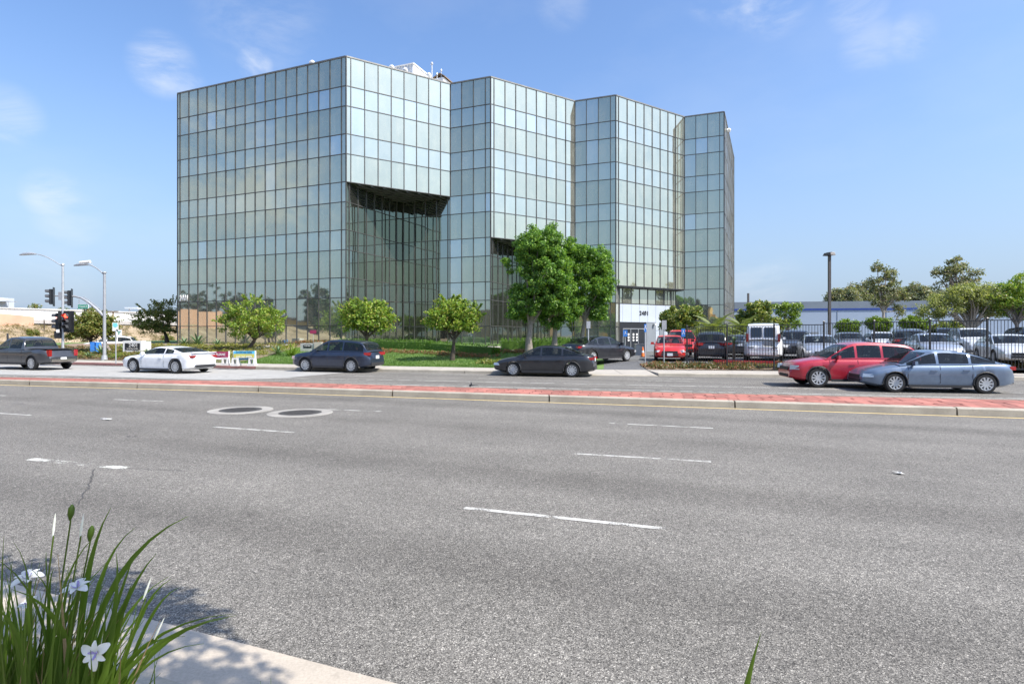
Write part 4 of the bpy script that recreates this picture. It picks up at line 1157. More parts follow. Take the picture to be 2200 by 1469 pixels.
# far fan palms on the skyline at left
for px, py, Y, lab in ((76, 656, 150, 'leftmost far fan palm head over the white roof'), (136, 664, 160, 'far fan palm head behind the signal pole'), (168, 667, 160, 'far fan palm head below the street name sign'), (200, 665, 158, 'far fan palm head behind the bushy tree')):
    p = Vector((X(px, Y), Y, Z(py + 3, Y)))
    t = thing('fan_palm', lab, 'palm', (p.x, p.y, 3), 'far palms on the skyline')
    mb = MB(); mb.tube(((p.x, p.y, 2), p), [.25, .2], 6); mb.build('trunk', M['bark_palm'], t)
    inst('crown', leaf_cloud('crown', [p], [(1.6, 1.6, 1.0)], 110, .9, M['leaf_olive'], aspect=5, seed=px), t)

# hedges
def hedge(pa, pb, wd, h, lab, seed):
    a, b = pa, pb
    n = max(2, int((b - a).length / 0.30))
    t = thing('hedge', lab, 'hedge', a.lerp(b, .5), 'clipped hedges along the office')
    cs = []
    rows = [[], [], [], []]
    d = (b - a); d.z = 0; d.normalize(); s = Vector((-d.y, d.x, 0))
    for i in range(n + 1):
        p = a.lerp(b, i / n); z = zg(p.x, p.y)
        for r_, (k, zz) in zip(rows, ((-.40, 0), (-.38, h - .1), (.38, h - .1), (.40, 0))):
            q = p + s * wd * k; r_.append((q.x, q.y, z + zz))
        for k in np.linspace(-.42, .42, max(2, int(wd / .22))):
            for zz in np.linspace(.08, h, max(2, int(h / .18))):
                q = p + s * wd * k; cs.append((q.x, q.y, z + zz))
    MB().grid(rows).build('core', M['leaf_hedge'], t)
    g = np.random.default_rng(seed); cs = np.array(cs); cs += g.normal(size=cs.shape) * .03
    inst('leaves', leaf_cloud('leaves', cs, np.full((len(cs), 3), .14), 9, .09, M['leaf_hedge'], seed=seed, aspect=1.8), t)
hedge(hit(735, 746), hit(925, 750), 1.1, .62, 'long clipped hedge under the glass recess, left run', 71)
hedge(hit(925, 750), hit(1065, 761), 1.1, .55, 'clipped hedge sloping down towards the footpath', 72)
hedge(hit(1078, 752), hit(1222, 750), 1.6, .75, 'clipped hedge behind the three tall trees', 73)

# ground cover and beds: nobody could count these plants
def cover(name, pts, per, size, rad, mat, seed, up=.6):
    me = leaf_cloud(name, pts, np.full((len(pts), 3), 1.0) * np.array(rad), per, size, M[mat], seed=seed, up=up)
    return tag(inst(name, me), kind='stuff')
def scatter(x0, x1, d0, d1, n, seed, dz=.06):
    g = np.random.default_rng(seed); out = []
    for _ in range(n):
        x = x0 + (x1 - x0) * g.random(); y = K(x) + d0 + (d1 - d0) * g.random()
        out.append((x, y, zg(x, y) + dz))
    return out
cover('ground_cover', scatter(7.3, 34, 2.75, 4.3, 620, 81, .12), 34, .11, (.26, .26, .15), 'leaf_cover', 81)
cover('ground_cover', scatter(7.0, 12.0, 2.7, 4.6, 60, 82, .10), 34, .11, (.24, .24, .14), 'leaf_flower', 82)
cover('ground_cover', scatter(-44, -22, 3.0, 12, 900, 83, .12), 28, .14, (.36, .36, .18), 'leaf_cover', 83)
cover('ground_cover', scatter(-36, -18, 4.0, 15, 520, 84, .12), 26, .15, (.36, .36, .18), 'leaf_yellow', 84)
cover('ground_cover', scatter(-44, -36, 2.9, 7, 120, 88, .12), 30, .14, (.34, .34, .2), 'leaf_yellow', 88)
def line_pts(a, b, n, sp, seed, dz=.1):
    g = np.random.default_rng(seed); out = []
    for _ in range(n):
        p = a.lerp(b, g.random()); x, y = p.x + g.normal() * sp, p.y + g.normal() * sp; out.append((x, y, zg(x, y) + dz))
    return out
cover('flower_cover', line_pts(hit(750, 752), hit(1060, 768), 260, .35, 85), 22, .10, (.25, .25, .14), 'leaf_flower', 85)
cover('flower_cover', line_pts(hit(1075, 757), hit(1235, 757), 150, .4, 86), 22, .10, (.25, .25, .14), 'leaf_flower', 86)
cover('flower_cover', line_pts(hit(1310, 753), hit(1372, 752), 90, .5, 87, .2), 24, .13, (.3, .3, .22), 'leaf_flower', 87)
cover('flower_cover', line_pts(hit(640, 742), hit(715, 742), 80, .6, 89, .3), 20, .12, (.3, .3, .2), 'leaf_flower', 89)
cover('ground_cover', line_pts(hit(1040, 781), hit(1250, 783), 180, .35, 90), 26, .13, (.3, .3, .2), 'leaf_olive', 90)
# lawn blades
g = np.random.default_rng(91)
nb = 60000
bx = -24 + 29.5 * g.random(nb); bd = 2.6 + 10.5 * g.random(nb) ** 1.3
ky = np.interp(bx, KX, KY); by = ky + bd
lz = 0.15 + 0.83 * (lambda t: t * t * (3 - 2 * t))(np.clip((bd - 2.6) / 15.0, 0, 1))
keep = bx < bnd(by) - 1.2
bx, by, lz = bx[keep], by[keep], lz[keep]; nb = len(bx)
an = g.random(nb) * 6.28; hh = .05 + .06 * g.random(nb); ln = g.normal(size=(nb, 2)) * .03
p0 = np.stack([bx - .012 * np.cos(an), by - .012 * np.sin(an), lz], 1); p1 = np.stack([bx + .012 * np.cos(an), by + .012 * np.sin(an), lz], 1)
p2 = np.stack([bx + ln[:, 0], by + ln[:, 1], lz + hh], 1)
tag(inst('lawn_grass', np_mesh('lawn_grass', np.stack([p0, p1, p2], 1).reshape(-1, 3), np.arange(nb * 3).reshape(-1, 3), M['leaf_grass'])), kind='stuff')
# dry brush on the hillside
g = np.random.default_rng(92); cs = []
for _ in range(1500):
    e = 1 + 13.5 * g.random(); s_ = -20 + 80 * g.random(); cs.append(hill_p(e, s_, hz_(e) + .12))
me = leaf_cloud('dry_brush', cs, np.full((len(cs), 3), .55) * np.array([1, 1, .5]), 26, .22, M['leaf_dry'], seed=92, aspect=4)
tag(inst('dry_brush', me), kind='stuff')
for i, (e, s_, r_, mt, lab) in enumerate(((12.5, 14, .9, 'leaf_olive', 'round dull green bush high on the dry slope'), (4, 5, 1.1, 'leaf_yellow', 'yellow green bush low on the slope at the left edge'), (3, 16, 1.2, 'leaf_yellow', 'yellow green bush behind the signal pole foot'), (6, 24, 1.0, 'leaf_olive', 'dull bush on the slope behind the bushy tree'), (5, 34, 1.2, 'leaf_yellow', 'yellow green bush on the slope right of the monument sign'), (9, 8, .7, 'leaf_olive', 'small grey green bush below the pink wall'))):
    p = hill_p(e, s_, hz_(e) + r_ * .4); t = thing('bush', lab, 'bush', p, 'bushes on the dry slope')
    g2 = np.random.default_rng(i + 300)
    inst('leaves', leaf_cloud('leaves', ell_points(g2, 22, p, (r_, r_, r_ * .6)), np.full((22, 3), r_ * .3), 40, .2, M[mt], seed=300 + i), t)
    mb = MB(); mb.tube(((p[0], p[1], p[2] - r_ * .6), p), [.06, .04], 5); mb.build('stem', M['bark_dark'], t)
for i, (e, s_, h_) in enumerate(((11, 10.5, 1.5), (7.5, 12.5, 1.9), (7.2, 14.0, 1.6), (5.5, 12.4, 1.3), (5.4, 13.4, 1.3), (5.3, 14.5, 1.3))):
    labs = ('tall dead stake below the gravel on the slope', 'tallest dead yucca stalk left of the signal pole', 'dead yucca stalk beside the tallest one', 'short stake, left of three in a row on the slope', 'short stake, middle of three in a row on the slope', 'short stake, right of three in a row on the slope')
    p = Vector(hill_p(e, s_, hz_(e)))
    mb = MB(); mb.tube((p - Vector((0, 0, .1)), p + Vector((.04, 0, h_ * .6)), p + Vector((0, 0, h_))), [.06, .07, .04], 6)
    tag(mb.build('stake', M['bark_dark']), labs[i], 'stake', 'stakes and stalks on the slope')

# agaves and strap leaved clumps
def blade_mesh(name, ln, wd, sag, mat, n=6, fold=.25, tip=.05):
    vs, qs = [], []
    for i in range(n + 1):
        t = i / n
        w_ = wd * (1 - t) ** .7 * (0.75 + .9 * t) if t < 1 else wd * tip
        w_ = max(w_, wd * tip)
        x = ln * t * (1 - .12 * sag * t); z = -sag * ln * t * t * .6
        vs += [(x, -w_ / 2, z + fold * w_), (x, 0, z), (x, w_ / 2, z + fold * w_)]
    for i in range(n):
        a = i * 3
        qs += [(a, a + 1, a + 4, a + 3), (a + 1, a + 2, a + 5, a + 4)]
    me = bpy.data.meshes.new(name); me.from_pydata(vs, [], qs); me.materials.append(mat)
    me.polygons.foreach_set('use_smooth', [True] * len(me.polygons)); me.update(); return me
AG = blade_mesh('leaf', .62, .13, .35, M['agave'])
def agave(px, py, s_, lab):
    b = hit(px, py)
    t = thing('agave', lab, 'agave', b, 'agaves in the beds')
    for k in range(22):
        pitch = -R(78) + R(72) * (k / 21)
        inst('leaf', AG, t, Matrix.Translation(b + Vector((0, 0, .08))) @ Matrix.Rotation(k * 2.4, 4, 'Z') @ Matrix.Rotation(pitch, 4, 'Y') @ Matrix.Scale(s_ * (0.8 + .3 * random.random()), 4))
for px, py, s_, lab in ((217, 763, 1.5, 'large agave in front of the white parked car'), (268, 756, 1.3, 'agave left of the white monument sign'), (318, 766, 1.0, 'agave at the right foot of the monument sign'), (425, 742, 1.9, 'pale agave close to the corner of the glass'), (395, 743, 1.4, 'small pale agave beneath the wall number'),
                        (467, 745, 1.2, 'yellowish agave with an orange edging strip'), (597, 762, 1.3, 'dark agave beside the stone sign'), (190, 770, .9, 'small grey agave at the bed tip by the kerb')):
    agave(px, py, s_, lab)
ST = blade_mesh('leaf', .95, .05, .75, M['leaf_bright'])
for px, py, s_, lab in ((628, 764, 1.25, 'big strap leaved clump left of the stone sign'), (250, 772, .8, 'strap leaved clump at the foot of the bus stop sign')):
    b = hit(px, py); t = thing('strap_leaf_clump', lab, 'plant', b, 'strap leaved clumps in the beds')
    for k in range(60):
        inst('leaf', ST, t, Matrix.Translation(b + Vector((random.gauss(0, .12), random.gauss(0, .12), 0))) @ Matrix.Rotation(k * 2.4, 4, 'Z') @ Matrix.Rotation(-R(random.uniform(40, 86)), 4, 'Y') @ Matrix.Scale(s_ * random.uniform(.7, 1.15), 4))
b = hit(1590, 775); t = thing('aloe', 'spiky green aloe behind the fence post left of the van', 'plant', (X(1577, 33), 33, zg(X(1577, 33), 33)))
bz = Vector((X(1577, 33), 33, Z(738, 33)))
for k in range(26):
    inst('leaf', AG, t, Matrix.Translation(bz) @ Matrix.Rotation(k * 2.4, 4, 'Z') @ Matrix.Rotation(-R(random.uniform(0, 88)), 4, 'Y') @ Matrix.Scale(.75, 4))
mb = MB(); mb.tube((t.location, bz), [.07, .06], 6); mb.build('stem', M['bark_palm'], t)

# ------------------------------------------------------------------ vehicles (local: +x forward, origin on the ground)
def interp(tab, x):
    return float(np.interp(x, [p[0] for p in tab], [p[1] for p in tab]))
SPEC = {
 # L, W, wheel radius, front axle, rear axle, body top line, greenhouse D C B A (x, z), roof z
 'sedan': dict(L=4.75, W=1.83, r=.335, fx=1.40, rx=-1.40, top=((-2.375, .66), (-2.32, .98), (-1.7, 1.02), (-.5, .96), (1.0, .95), (1.75, .84), (2.2, .72), (2.375, .52)), gh=((-1.95, 1.01), (-.95, 1.38), (-.3, 1.45), (.25, 1.42), (1.25, .94)), zb=.20),
 'coupe': dict(L=4.78, W=1.90, r=.36, fx=1.40, rx=-1.42, top=((-2.39, .70), (-2.33, 1.00), (-1.7, 1.03), (-.6, .97), (.8, .95), (1.75, .86), (2.2, .76), (2.39, .55)), gh=((-2.0, 1.02), (-.9, 1.29), (-.3, 1.35), (.15, 1.32), (1.05, .95)), zb=.17),
 'hatch': dict(L=4.20, W=1.79, r=.325, fx=1.30, rx=-1.28, top=((-2.1, .62), (-2.06, .95), (-1.0, .97), (.85, .96), (1.5, .86), (1.95, .72), (2.1, .50)), gh=((-2.03, .96), (-1.55, 1.40), (-.4, 1.49), (.2, 1.46), (1.15, .95)), zb=.20),
 'suv': dict(L=4.72, W=1.90, r=.37, fx=1.40, rx=-1.38, top=((-2.36, .72), (-2.31, 1.06), (-.5, 1.08), (.95, 1.07), (1.6, 1.02), (2.1, .92), (2.3, .80), (2.36, .60)), gh=((-2.27, 1.07), (-1.88, 1.60), (-.5, 1.70), (.2, 1.66), (1.15, 1.06)), zb=.25),
 'pickup': dict(L=5.70, W=1.98, r=.39, fx=1.75, rx=-1.75, top=((-2.85, .70), (-2.82, 1.12), (-1.0, 1.13), (1.2, 1.14), (2.0, 1.10), (2.6, 1.04), (2.8, .92), (2.85, .62)), gh=((-1.1, 1.13), (-.92, 1.74), (-.2, 1.83), (.45, 1.79), (1.35, 1.13)), zb=.32),
 'van': dict(L=5.60, W=2.02, r=.36, fx=1.85, rx=-1.60, top=((-2.8, .75), (-2.77, 1.20), (0, 1.22), (1.6, 1.20), (2.2, 1.12), (2.65, .98), (2.8, .65)), gh=((-2.76, 1.21), (-2.62, 2.02), (-1, 2.12), (.9, 2.10), (2.0, 1.16)), zb=.28),
}
WHEEL = {}
def wheel_meshes(r):
    if r in WHEEL: return WHEEL[r]
    ax = Matrix.Rotation(R(90), 4, 'X')
    mb = MB(); w_ = .20
    mb.lathe(((r * .66, -w_ / 2), (r * .9, -w_ / 2), (r, -w_ * .32), (r, w_ * .32), (r * .9, w_ / 2), (r * .66, w_ / 2)), 24, ax)
    mb.f = mb.f[:-2]; mb.m = mb.m[:-2]
    ty = mb.mesh('tyre', M['tyre'], 35)
    mb = MB()
    mb.lathe(((.075, w_ * .18), (.075, w_ * .42), (.05, w_ * .46)), 16, ax)
    n0 = len(mb.f)
    mb.lathe(((r * .60, w_ * .2), (r * .60, w_ * .46), (r * .68, w_ * .51), (r * .68, w_ * .3)), 24, ax)
    mb.f = mb.f[:-2]; mb.m = mb.m[:-2]
    for k in range(10):
        a = 2 * math.pi * k / 10
        p = Vector((math.cos(a), 0, math.sin(a)))
        mb.bar(p * .04 + Vector((0, -w_ * .40, 0)), p * r * .64 + Vector((0, -w_ * .44, 0)), (.055), .03, Vector((0, 1, 0)))
    mb.lathe(((r * .61, w_ * .12), (r * .61, w_ * .16)), 24, ax, mi=1)
    rm = mb.mesh('rim', [M['rim'], M['trim']], 35)
    WHEEL[r] = (ty, rm); return WHEEL[r]

def chaikin(P, n=2, keep=0.18):
    for _ in range(n):
        Q = [P[0]]
        for a, b in zip(P[:-1], P[1:]):
            Q += [(a[0] + (b[0] - a[0]) * keep, a[1] + (b[1] - a[1]) * keep), (b[0] - (b[0] - a[0]) * keep, b[1] - (b[1] - a[1]) * keep)]
        P = Q + [P[-1]]
    return P
def vehicle(kind, name, lab, cat, paint, group=None, detail=True, rack=False, glass='car_glass', plate_front=False):
    sp = SPEC[kind]; Lc, Wd, r = sp['L'], sp['W'], sp['r']; hw = Wd / 2; top, gh0, zb = chaikin(list(sp['top'])), sp['gh'], sp['zb']
    gh = chaikin(list(gh0))
    t = thing(name, lab, cat, (0, 0, 0), group)
    pm_ = PAINT[paint]
    # body
    ra = r + .065
    xsn = set(np.linspace(-Lc / 2, Lc / 2, 34).tolist())
    for ax_ in (sp['fx'], sp['rx']):
        for k in range(-6, 7): xsn.add(ax_ + ra * math.sin(R(15 * k)))
        xsn.add(ax_ - ra - .004); xsn.add(ax_ + ra + .004)
    xsn = sorted(xsn)
    def hwid(x):
        u = abs(x) / (Lc / 2)
        return hw * (1 - .06 * max(0, (u - .45) / .55) ** 2 - .20 * max(0, (u - .84) / .16) ** 2)
    def zbot(x):
        u = abs(x) / (Lc / 2); return zb + .10 * max(0, (u - .8) / .2)
    def section(x):
        w_, zt, z0 = hwid(x), interp(top, x), zbot(x)
        h = zt - z0
        pts = [(0, z0), (.78 * w_, z0), (.955 * w_, z0 + .07), (.985 * w_, z0 + .30 * h), (.975 * w_, z0 + .50 * h), (1.0 * w_, z0 + .72 * h), (.955 * w_, zt - .05), (.90 * w_, zt - .008), (.5 * w_, zt + .026), (0, zt + .038)]
        for ax_ in (sp['fx'], sp['rx']):
            if abs(x - ax_) < ra:
                za = r + math.sqrt(max(0, ra * ra - (x - ax_) ** 2)) - .0
                pts = [(y, max(z, min(za, zt - .06))) if i < 6 else (y, z) for i, (y, z) in enumerate(pts)]
        return pts
    rows = []
    for x in xsn:
        s_ = section(x)
        rows.append([(x, -y, z) for y, z in s_[::-1]] + [(x, y, z) for y, z in s_[1:]])
    mb = MB(); mb.grid(rows)
    n = len(rows[0])
    mb.f.append(tuple(range(n))); mb.m.append(0)
    mb.f.append(tuple((len(rows) - 1) * n + k for k in range(n - 1, -1, -1))); mb.m.append(0)
    # greenhouse
    D, A = gh[0], gh[-1]; zroof = max(p[1] for p in gh)
    def belt(x): return interp(top, x) - .005
    def wside(x, z):
        zb_ = belt(x); f = (z - zb_) / max(.05, zroof - zb_)
        return hwid(x) * (.925 - (.20 if kind not in ('van',) else .13) * max(0, f) ** 1.1)
    xa, xd = A[0] - .22, D[0] + .24
    if kind in ('sedan', 'hatch', 'suv'):
        x1, x2 = .05, -.95 if kind != 'suv' else -.85
        wins = [(x1 + .05, xa), (x2 + .05, x1 - .04), (max(xd, D[0] + .12), x2 - .04)]
    elif kind == 'coupe': wins = [(-.62, xa), (-1.25, -.70)]
    elif kind == 'pickup': wins = [(.22, xa), (-.82, .14)]
    else: wins = [(.85, xa), (-.5, .75), (-1.7, -.6), (-2.5, -1.8)]
    def scr(x0, x1, a, b): return tuple(sorted((x0[0] + (x1[0] - x0[0]) * a, x0[0] + (x1[0] - x0[0]) * b)))
    screens = [scr(A, gh0[-2], .10, .90)] + ([scr(D, gh0[1], .14 if kind != 'pickup' else .25, .92)] if kind != 'van' else [])
    gx = sorted(set([round(q, 4) for q in np.linspace(D[0], A[0], 30).tolist() + [p[0] for p in gh] + [q for w2 in wins + screens for q in w2]]))
    rows = []
    for x in gx:
        zt, zb_ = max(interp(gh, x), belt(x) + .001), belt(x)
        half = [(wside(x, zb_), zb_)]
        for f in (.10, .5, .84): z = zb_ + (zt - zb_) * f; half.append((wside(x, z), z))
        wt = wside(x, zt)
        half += [(wt - .035, zt - .012 if zt - zb_ > .05 else zt), (wt * .6, zt + .012), (0, zt + .02)]
        left = [(x, -y, z) for y, z in half]
        rows.append(left + [(x_, -y, z) for x_, y, z in left][::-1][1:])
    vs = [p for rr in rows for p in rr[::-1]]; nc = 13; fs = []
    for i in range(len(gx) - 1):
        xm_ = (gx[i] + gx[i + 1]) / 2
        okw = any(lo < xm_ < hi for lo, hi in wins) and interp(gh, xm_) - belt(xm_) > .08
        oks = any(lo < xm_ < hi for lo, hi in screens)
        for j in range(nc - 1):
            if okw and j in (1, 2, 9, 10): continue
            if oks and 4 <= j <= 7: continue
            fs.append((i * nc + j, i * nc + j + 1, (i + 1) * nc + j + 1, (i + 1) * nc + j))
    mb.add(vs, fs)
    mb.build('body', pm_, t, 38)
    GLm = M[glass]
    # windscreen and rear window
    def screen(name, x0, x1, a, b):
        rows = []
        for i in range(6):
            f = a + (b - a) * i / 5; x = x0[0] + (x1[0] - x0[0]) * f; z = interp(gh, x)
            dn = Vector((-(x1[1] - x0[1]), 0, x1[0] - x0[0])).normalized()
            if dn.z < 0: dn = -dn
            wt = wside(x, z) - .033
            rows.append([tuple(Vector((x, y * wt, z + .02 * (1 - y * y) )) + dn * .012) for y in (-1, -.8, -.4, 0, .4, .8, 1)])
        m2 = MB(); m2.grid(rows); return m2.build(name, GLm, t, 40)
    screen('windscreen', A, gh0[-2], .10, .90)
    if kind == 'van':
        for sgn in (-1, 1):
            m2 = MB(); rows = []
            for i in range(4):
                f = .16 + .66 * i / 3; x = D[0] + (gh0[1][0] - D[0]) * f - .015; z = D[1] + (gh0[1][1] - D[1]) * f
                ws = wside(x, z); rows.append([(x, sgn * y, z) for y in (.05, ws * .5, ws - .10)][::sgn])
            m2.grid(rows); m2.build('rear_window', M['car_glass_dark'], t)
    else:
        screen('rear_window', D, gh0[1], .14 if kind != 'pickup' else .25, .92)
    # side windows
    def sidewin(x0, x1, f0=.10, f1=.84):
        for sgn in (-1, 1):
            rows = [[], []]
            k = 7
            for i in range(k):
                x = x0 + (x1 - x0) * i / (k - 1); zt, zb_ = interp(gh, x), belt(x)
                if zt - zb_ < .06: continue
                for rw, f in zip(rows, (f0, f1)):
                    z = zb_ + (zt - zb_) * f; rw.append((x, sgn * (wside(x, z) + .010), z))
            if len(rows[0]) > 1:
                m2 = MB(); m2.grid(rows if sgn > 0 else rows[::-1]); m2.build('side_window', GLm, t)
    for lo, hi in wins: sidewin(lo, hi)
    # cabin seen through the glass
    m2 = MB(); xf0, xf1 = D[0] + (.45 if kind != 'van' else .1), A[0] - .30
    m2.grid([[(x, y, belt(x) + .055) for x in (xf0, (xf0 + xf1) / 2, xf1)] for y in (-hw * .80, hw * .80)]); m2.build('cabin_floor', M['trim'], t)
    for xs_ in ((.0, -.95) if kind in ('sedan', 'hatch', 'suv') else ((.1,) if kind in ('coupe', 'pickup') else (.9,))):
        for sgn in (-1, 1):
            zz = belt(xs_); hh_ = min(.36, zroof - zz - .12)
            m2 = MB(); m2.box((xs_ - .18, sgn * hw * .42, zz + .05 + hh_ * .28), (.14, .44, hh_ * .56), taper=.85); m2.box((xs_ - .22, sgn * hw * .42, zz + hh_ * .86), (.10, .25, hh_ * .34), taper=.8); m2.build('seat', M['seat'], t)
    m2 = MB(); m2.lathe(((.165, -.012), (.185, 0), (.165, .012)), 14, Matrix.Translation((A[0] - .75, hw * .42, belt(A[0] - .75) + .10)) @ Matrix.Rotation(R(65), 4, 'Y')); m2.build('steering_wheel', M['trim'], t)
    # pickup bed
    if kind == 'pickup':
        m2 = MB(); m2.box((-1.98, 0, 1.168), (1.60, Wd * .80, .02)); m2.build('bed_cover', M['trim'], t)
    # wheels
    ty, rm = wheel_meshes(r)
    for ax_ in (sp['fx'], sp['rx']):
        for sgn in (-1, 1):
            mm = Matrix.Translation((ax_, sgn * (hw - .115), r)) @ (Matrix.Rotation(math.pi, 4, 'Z') if sgn > 0 else Matrix.Identity(4))
            wo = inst('wheel', ty, t, mm); inst('rim', rm, wo, mm)
    for ax_ in (sp['fx'], sp['rx']):                    # dark arch lips
        for sgn in (-1, 1):
            m2 = MB(); pts = [(ax_ + (ra - .012) * math.cos(R(a_)), sgn * (hwid(ax_ + ra * math.cos(R(a_))) - .012), r + (ra - .012) * math.sin(R(a_))) for a_ in range(-8, 189, 14)]
            m2.tube(pts, .022, 5); m2.build('arch_lip', M['trim'], t)
    # lights
    tall = kind in ('suv', 'van', 'pickup')
    zf = interp(top, Lc / 2 - .12)
    for sgn in (-1, 1):
        m2 = MB(); m2.box((Lc / 2 - .215, sgn * hw * .705, zf - .085), (.34, .36, .11 if not tall else .16), -sgn * R(26), taper=.9); m2.build('headlight', M['head'], t)
        if kind == 'van': m2 = MB(); m2.box((-Lc / 2 + .075, sgn * hw * .79, 1.32), (.12, .12, .44)); 
        elif kind == 'pickup': m2 = MB(); m2.box((-Lc / 2 + .09, sgn * hw * .70, .94), (.16, .18, .34), sgn * R(14))
        elif kind == 'suv': m2 = MB(); m2.box((-Lc / 2 + .20, sgn * hw * .64, .97), (.32, .42, .15), sgn * R(24))
        else: m2 = MB(); m2.box((-Lc / 2 + .165, sgn * hw * .63, .855), (.24, .42, .12), sgn * R(20))
        m2.build('taillight', M['tail'], t)
    # front and rear trim
    m2 = MB(); m2.box((Lc / 2 - .015, 0, zf - .14), (.06, hw * .95, .13)); m2.build('grille', M['trim'], t)
    m2 = MB(); m2.box((Lc / 2 - .012, 0, zbot(Lc / 2) + .08), (.06, hw * 1.05, .11)); m2.build('front_bumper', M['trim'], t)
    m2 = MB(); m2.box((-Lc / 2 + .0, 0, zbot(Lc / 2) + .10), (.07, hw * 1.3, .15)); m2.build('rear_bumper', M['chrome' if kind == 'pickup' else ('white' if kind == 'van' else 'trim')], t)
    zp = .80 if kind in ('sedan', 'suv', 'hatch') else (.62 if kind != 'van' else 1.0)
    m2 = MB(); m2.box((-Lc / 2 - .008, 0 if kind != 'van' else -.28, zp), (.02, .31, .16)); m2.build('licence_plate', M['plate'], t)
    if plate_front:
        m2 = MB(); m2.box((Lc / 2 + .03, 0, zf - .27), (.015, .31, .16)); m2.build('licence_plate', M['plate'], t)
    # sills, mirrors, handles, door gaps
    for sgn in (-1, 1):
        m2 = MB(); m2.box(((sp['fx'] + sp['rx']) / 2, sgn * hw * .965, zb + .035), (sp['fx'] - sp['rx'] - 2 * ra - .04, .05, .09)); m2.build('sill', M['trim'], t)
        xm = A[0] - .42
        m2 = MB(); m2.box((xm, sgn * (hw + .09), belt(xm) + .07), (.10, .20, .14), taper=.85); m2.bar((xm, sgn * hw * .88, belt(xm) + .0), (xm, sgn * (hw + .06), belt(xm) + .05), .05, .04); m2.build('mirror', pm_, t)
        if detail:
            edges = {'sedan': (1.0, 0.0, -1.0), 'hatch': (.9, .0, -.9), 'suv': (1.0, .02, -.92), 'coupe': (.85, -.65), 'pickup': (1.15, .2, -.95), 'van': (1.5, .7)}[kind]
            for x in edges:
                pts = []
                for f in (.18, .36, .56, .8, .95):
                    w_, zt, z0 = hwid(x), interp(top, x), zbot(x); h = zt - z0
                    yy = float(np.interp(f, (.0, .30, .50, .72, .93), (.955, .985, .975, 1.0, .955))) * w_
                    pts.append((x, sgn * (yy + .001), z0 + h * f))
                m2 = MB(); m2.tube(pts, .008, 4); m2.build('door_gap', M['trim'], t)
            for x in edges[1:]:
                if kind == 'van': continue
                z = zbot(x) + (interp(top, x) - zbot(x)) * .74
                m2 = MB(); m2.bar((x + .10, sgn * (hwid(x) * .99 + .012), z), (x + .30, sgn * (hwid(x) * .99 + .012), z), .025, .03); m2.build('door_handle', pm_ if kind != 'van' else M['trim'], t)
    if rack:
        for sgn in (-1, 1):
            m2 = MB(); m2.tube(((-1.5, sgn * .55, zroof + .02), (-1.4, sgn * .56, zroof + .09), (.0, sgn * .57, zroof + .09), (.1, sgn * .57, zroof + .02)), .02, 6); m2.build('roof_rail', M['trim'], t)
        for x in (-1.2, -.3):
            m2 = MB(); m2.bar((x, -.62, zroof + .13), (x, .62, zroof + .13), .07, .04); m2.build('roof_bar', M['trim'], t)
    if kind == 'van':
        m2 = MB(); m2.bar((-2.765, 0, .5), (-2.765, 0, 1.25), .02, .02); m2.build('rear_door_gap', M['trim'], t)
        m2 = MB(); m2.bar((-2.815, -.52, 1.0), (-2.815, -.04, 1.0), .03, .26); m2.build('plate_recess', M['grey_panel'], t)
        for sgn in (-1, 1):
            m2 = MB(); m2.bar((-2.80, sgn * .75, .8), (-2.80, sgn * .45, .8), .03, .04); m2.build('hinge', M['trim'], t)
    if kind == 'coupe':
        m2 = MB(); m2.bar((-2.30, -.75, 1.045), (-2.30, .75, 1.045), .14, .03, Vector((0, 0, 1))); m2.build('spoiler', pm_, t)
        for sgn in (-1, 1):
            m2 = MB(); m2.lathe(((.05, 0), (.06, .08), (.045, .1)), 10, Matrix.Translation((-2.33, sgn * .62, .36)) @ Matrix.Rotation(R(-90), 4, 'Y')); m2.build('exhaust', M['chrome'], t)
    return t
def place(t, p, az):                                   # az: heading, clockwise from the view direction
    t.location = p; t.rotation_euler = (0, 0, R(90 - az))
def tilt_on_ground(t, p, az):
    place(t, (p[0], p[1], p[2]), az)
ROADAZ = 287.5                                         # traffic on the far side runs to the left
MOV = 'cars driving left along the far lanes'
c = G(62, 792); place(vehicle('pickup', 'pickup_truck', 'dark pickup truck driving left at the left edge', 'pickup truck', 'charcoal', MOV), c, 289)
c = G(364, 799); place(vehicle('coupe', 'coupe', 'white sports coupe driving left past the monument sign', 'car', 'white', MOV), c, 288.5)
c = G(727, 797.5); place(vehicle('suv', 'crossover', 'dark crossover driving left in front of the lawn', 'car', 'navy', MOV), c, 288)
c = G(1172, 806.5); place(vehicle('sedan', 'sedan', 'black sedan driving left in front of the three tall trees', 'car', 'black', MOV), c, 284)
c = G(1822, 829); place(vehicle('suv', 'crossover', 'red crossover driving left beside the blue grey sedan', 'car', 'crimson', MOV), c, 278)
c = G(1990, 839); place(vehicle('sedan', 'sedan', 'blue grey sedan driving left, nearest the brick median', 'car', 'bluegrey', MOV), c, 279)
PK = 'cars parked behind the fence'
def parked(kind, name, lab, cat, paint, px, Y, az, **k):
    x = X(px, Y); t = vehicle(kind, name, lab, cat, paint, k.pop('group', PK), **k); place(t, (x, Y, zg(x, Y) + .01), az); return t
x = X(1287, 34.0)
t = vehicle('sedan', 'sedan', 'black sedan in the driveway by the tall trees', 'car', 'black'); place(t, (x, 34.0, Z(776, 34.0)), 52)
t = parked('hatch', 'hatchback', 'bright red hatchback parked facing the street', 'car', 'red', 1438, 35.5, 194, glass='car_glass_clear', plate_front=True, group='cars parked near the entrance')
t = parked('pickup', 'pickup_truck', 'red pickup truck behind the red hatchback', 'pickup truck', 'red', 1462, 41.5, 190, group='cars parked near the entrance')
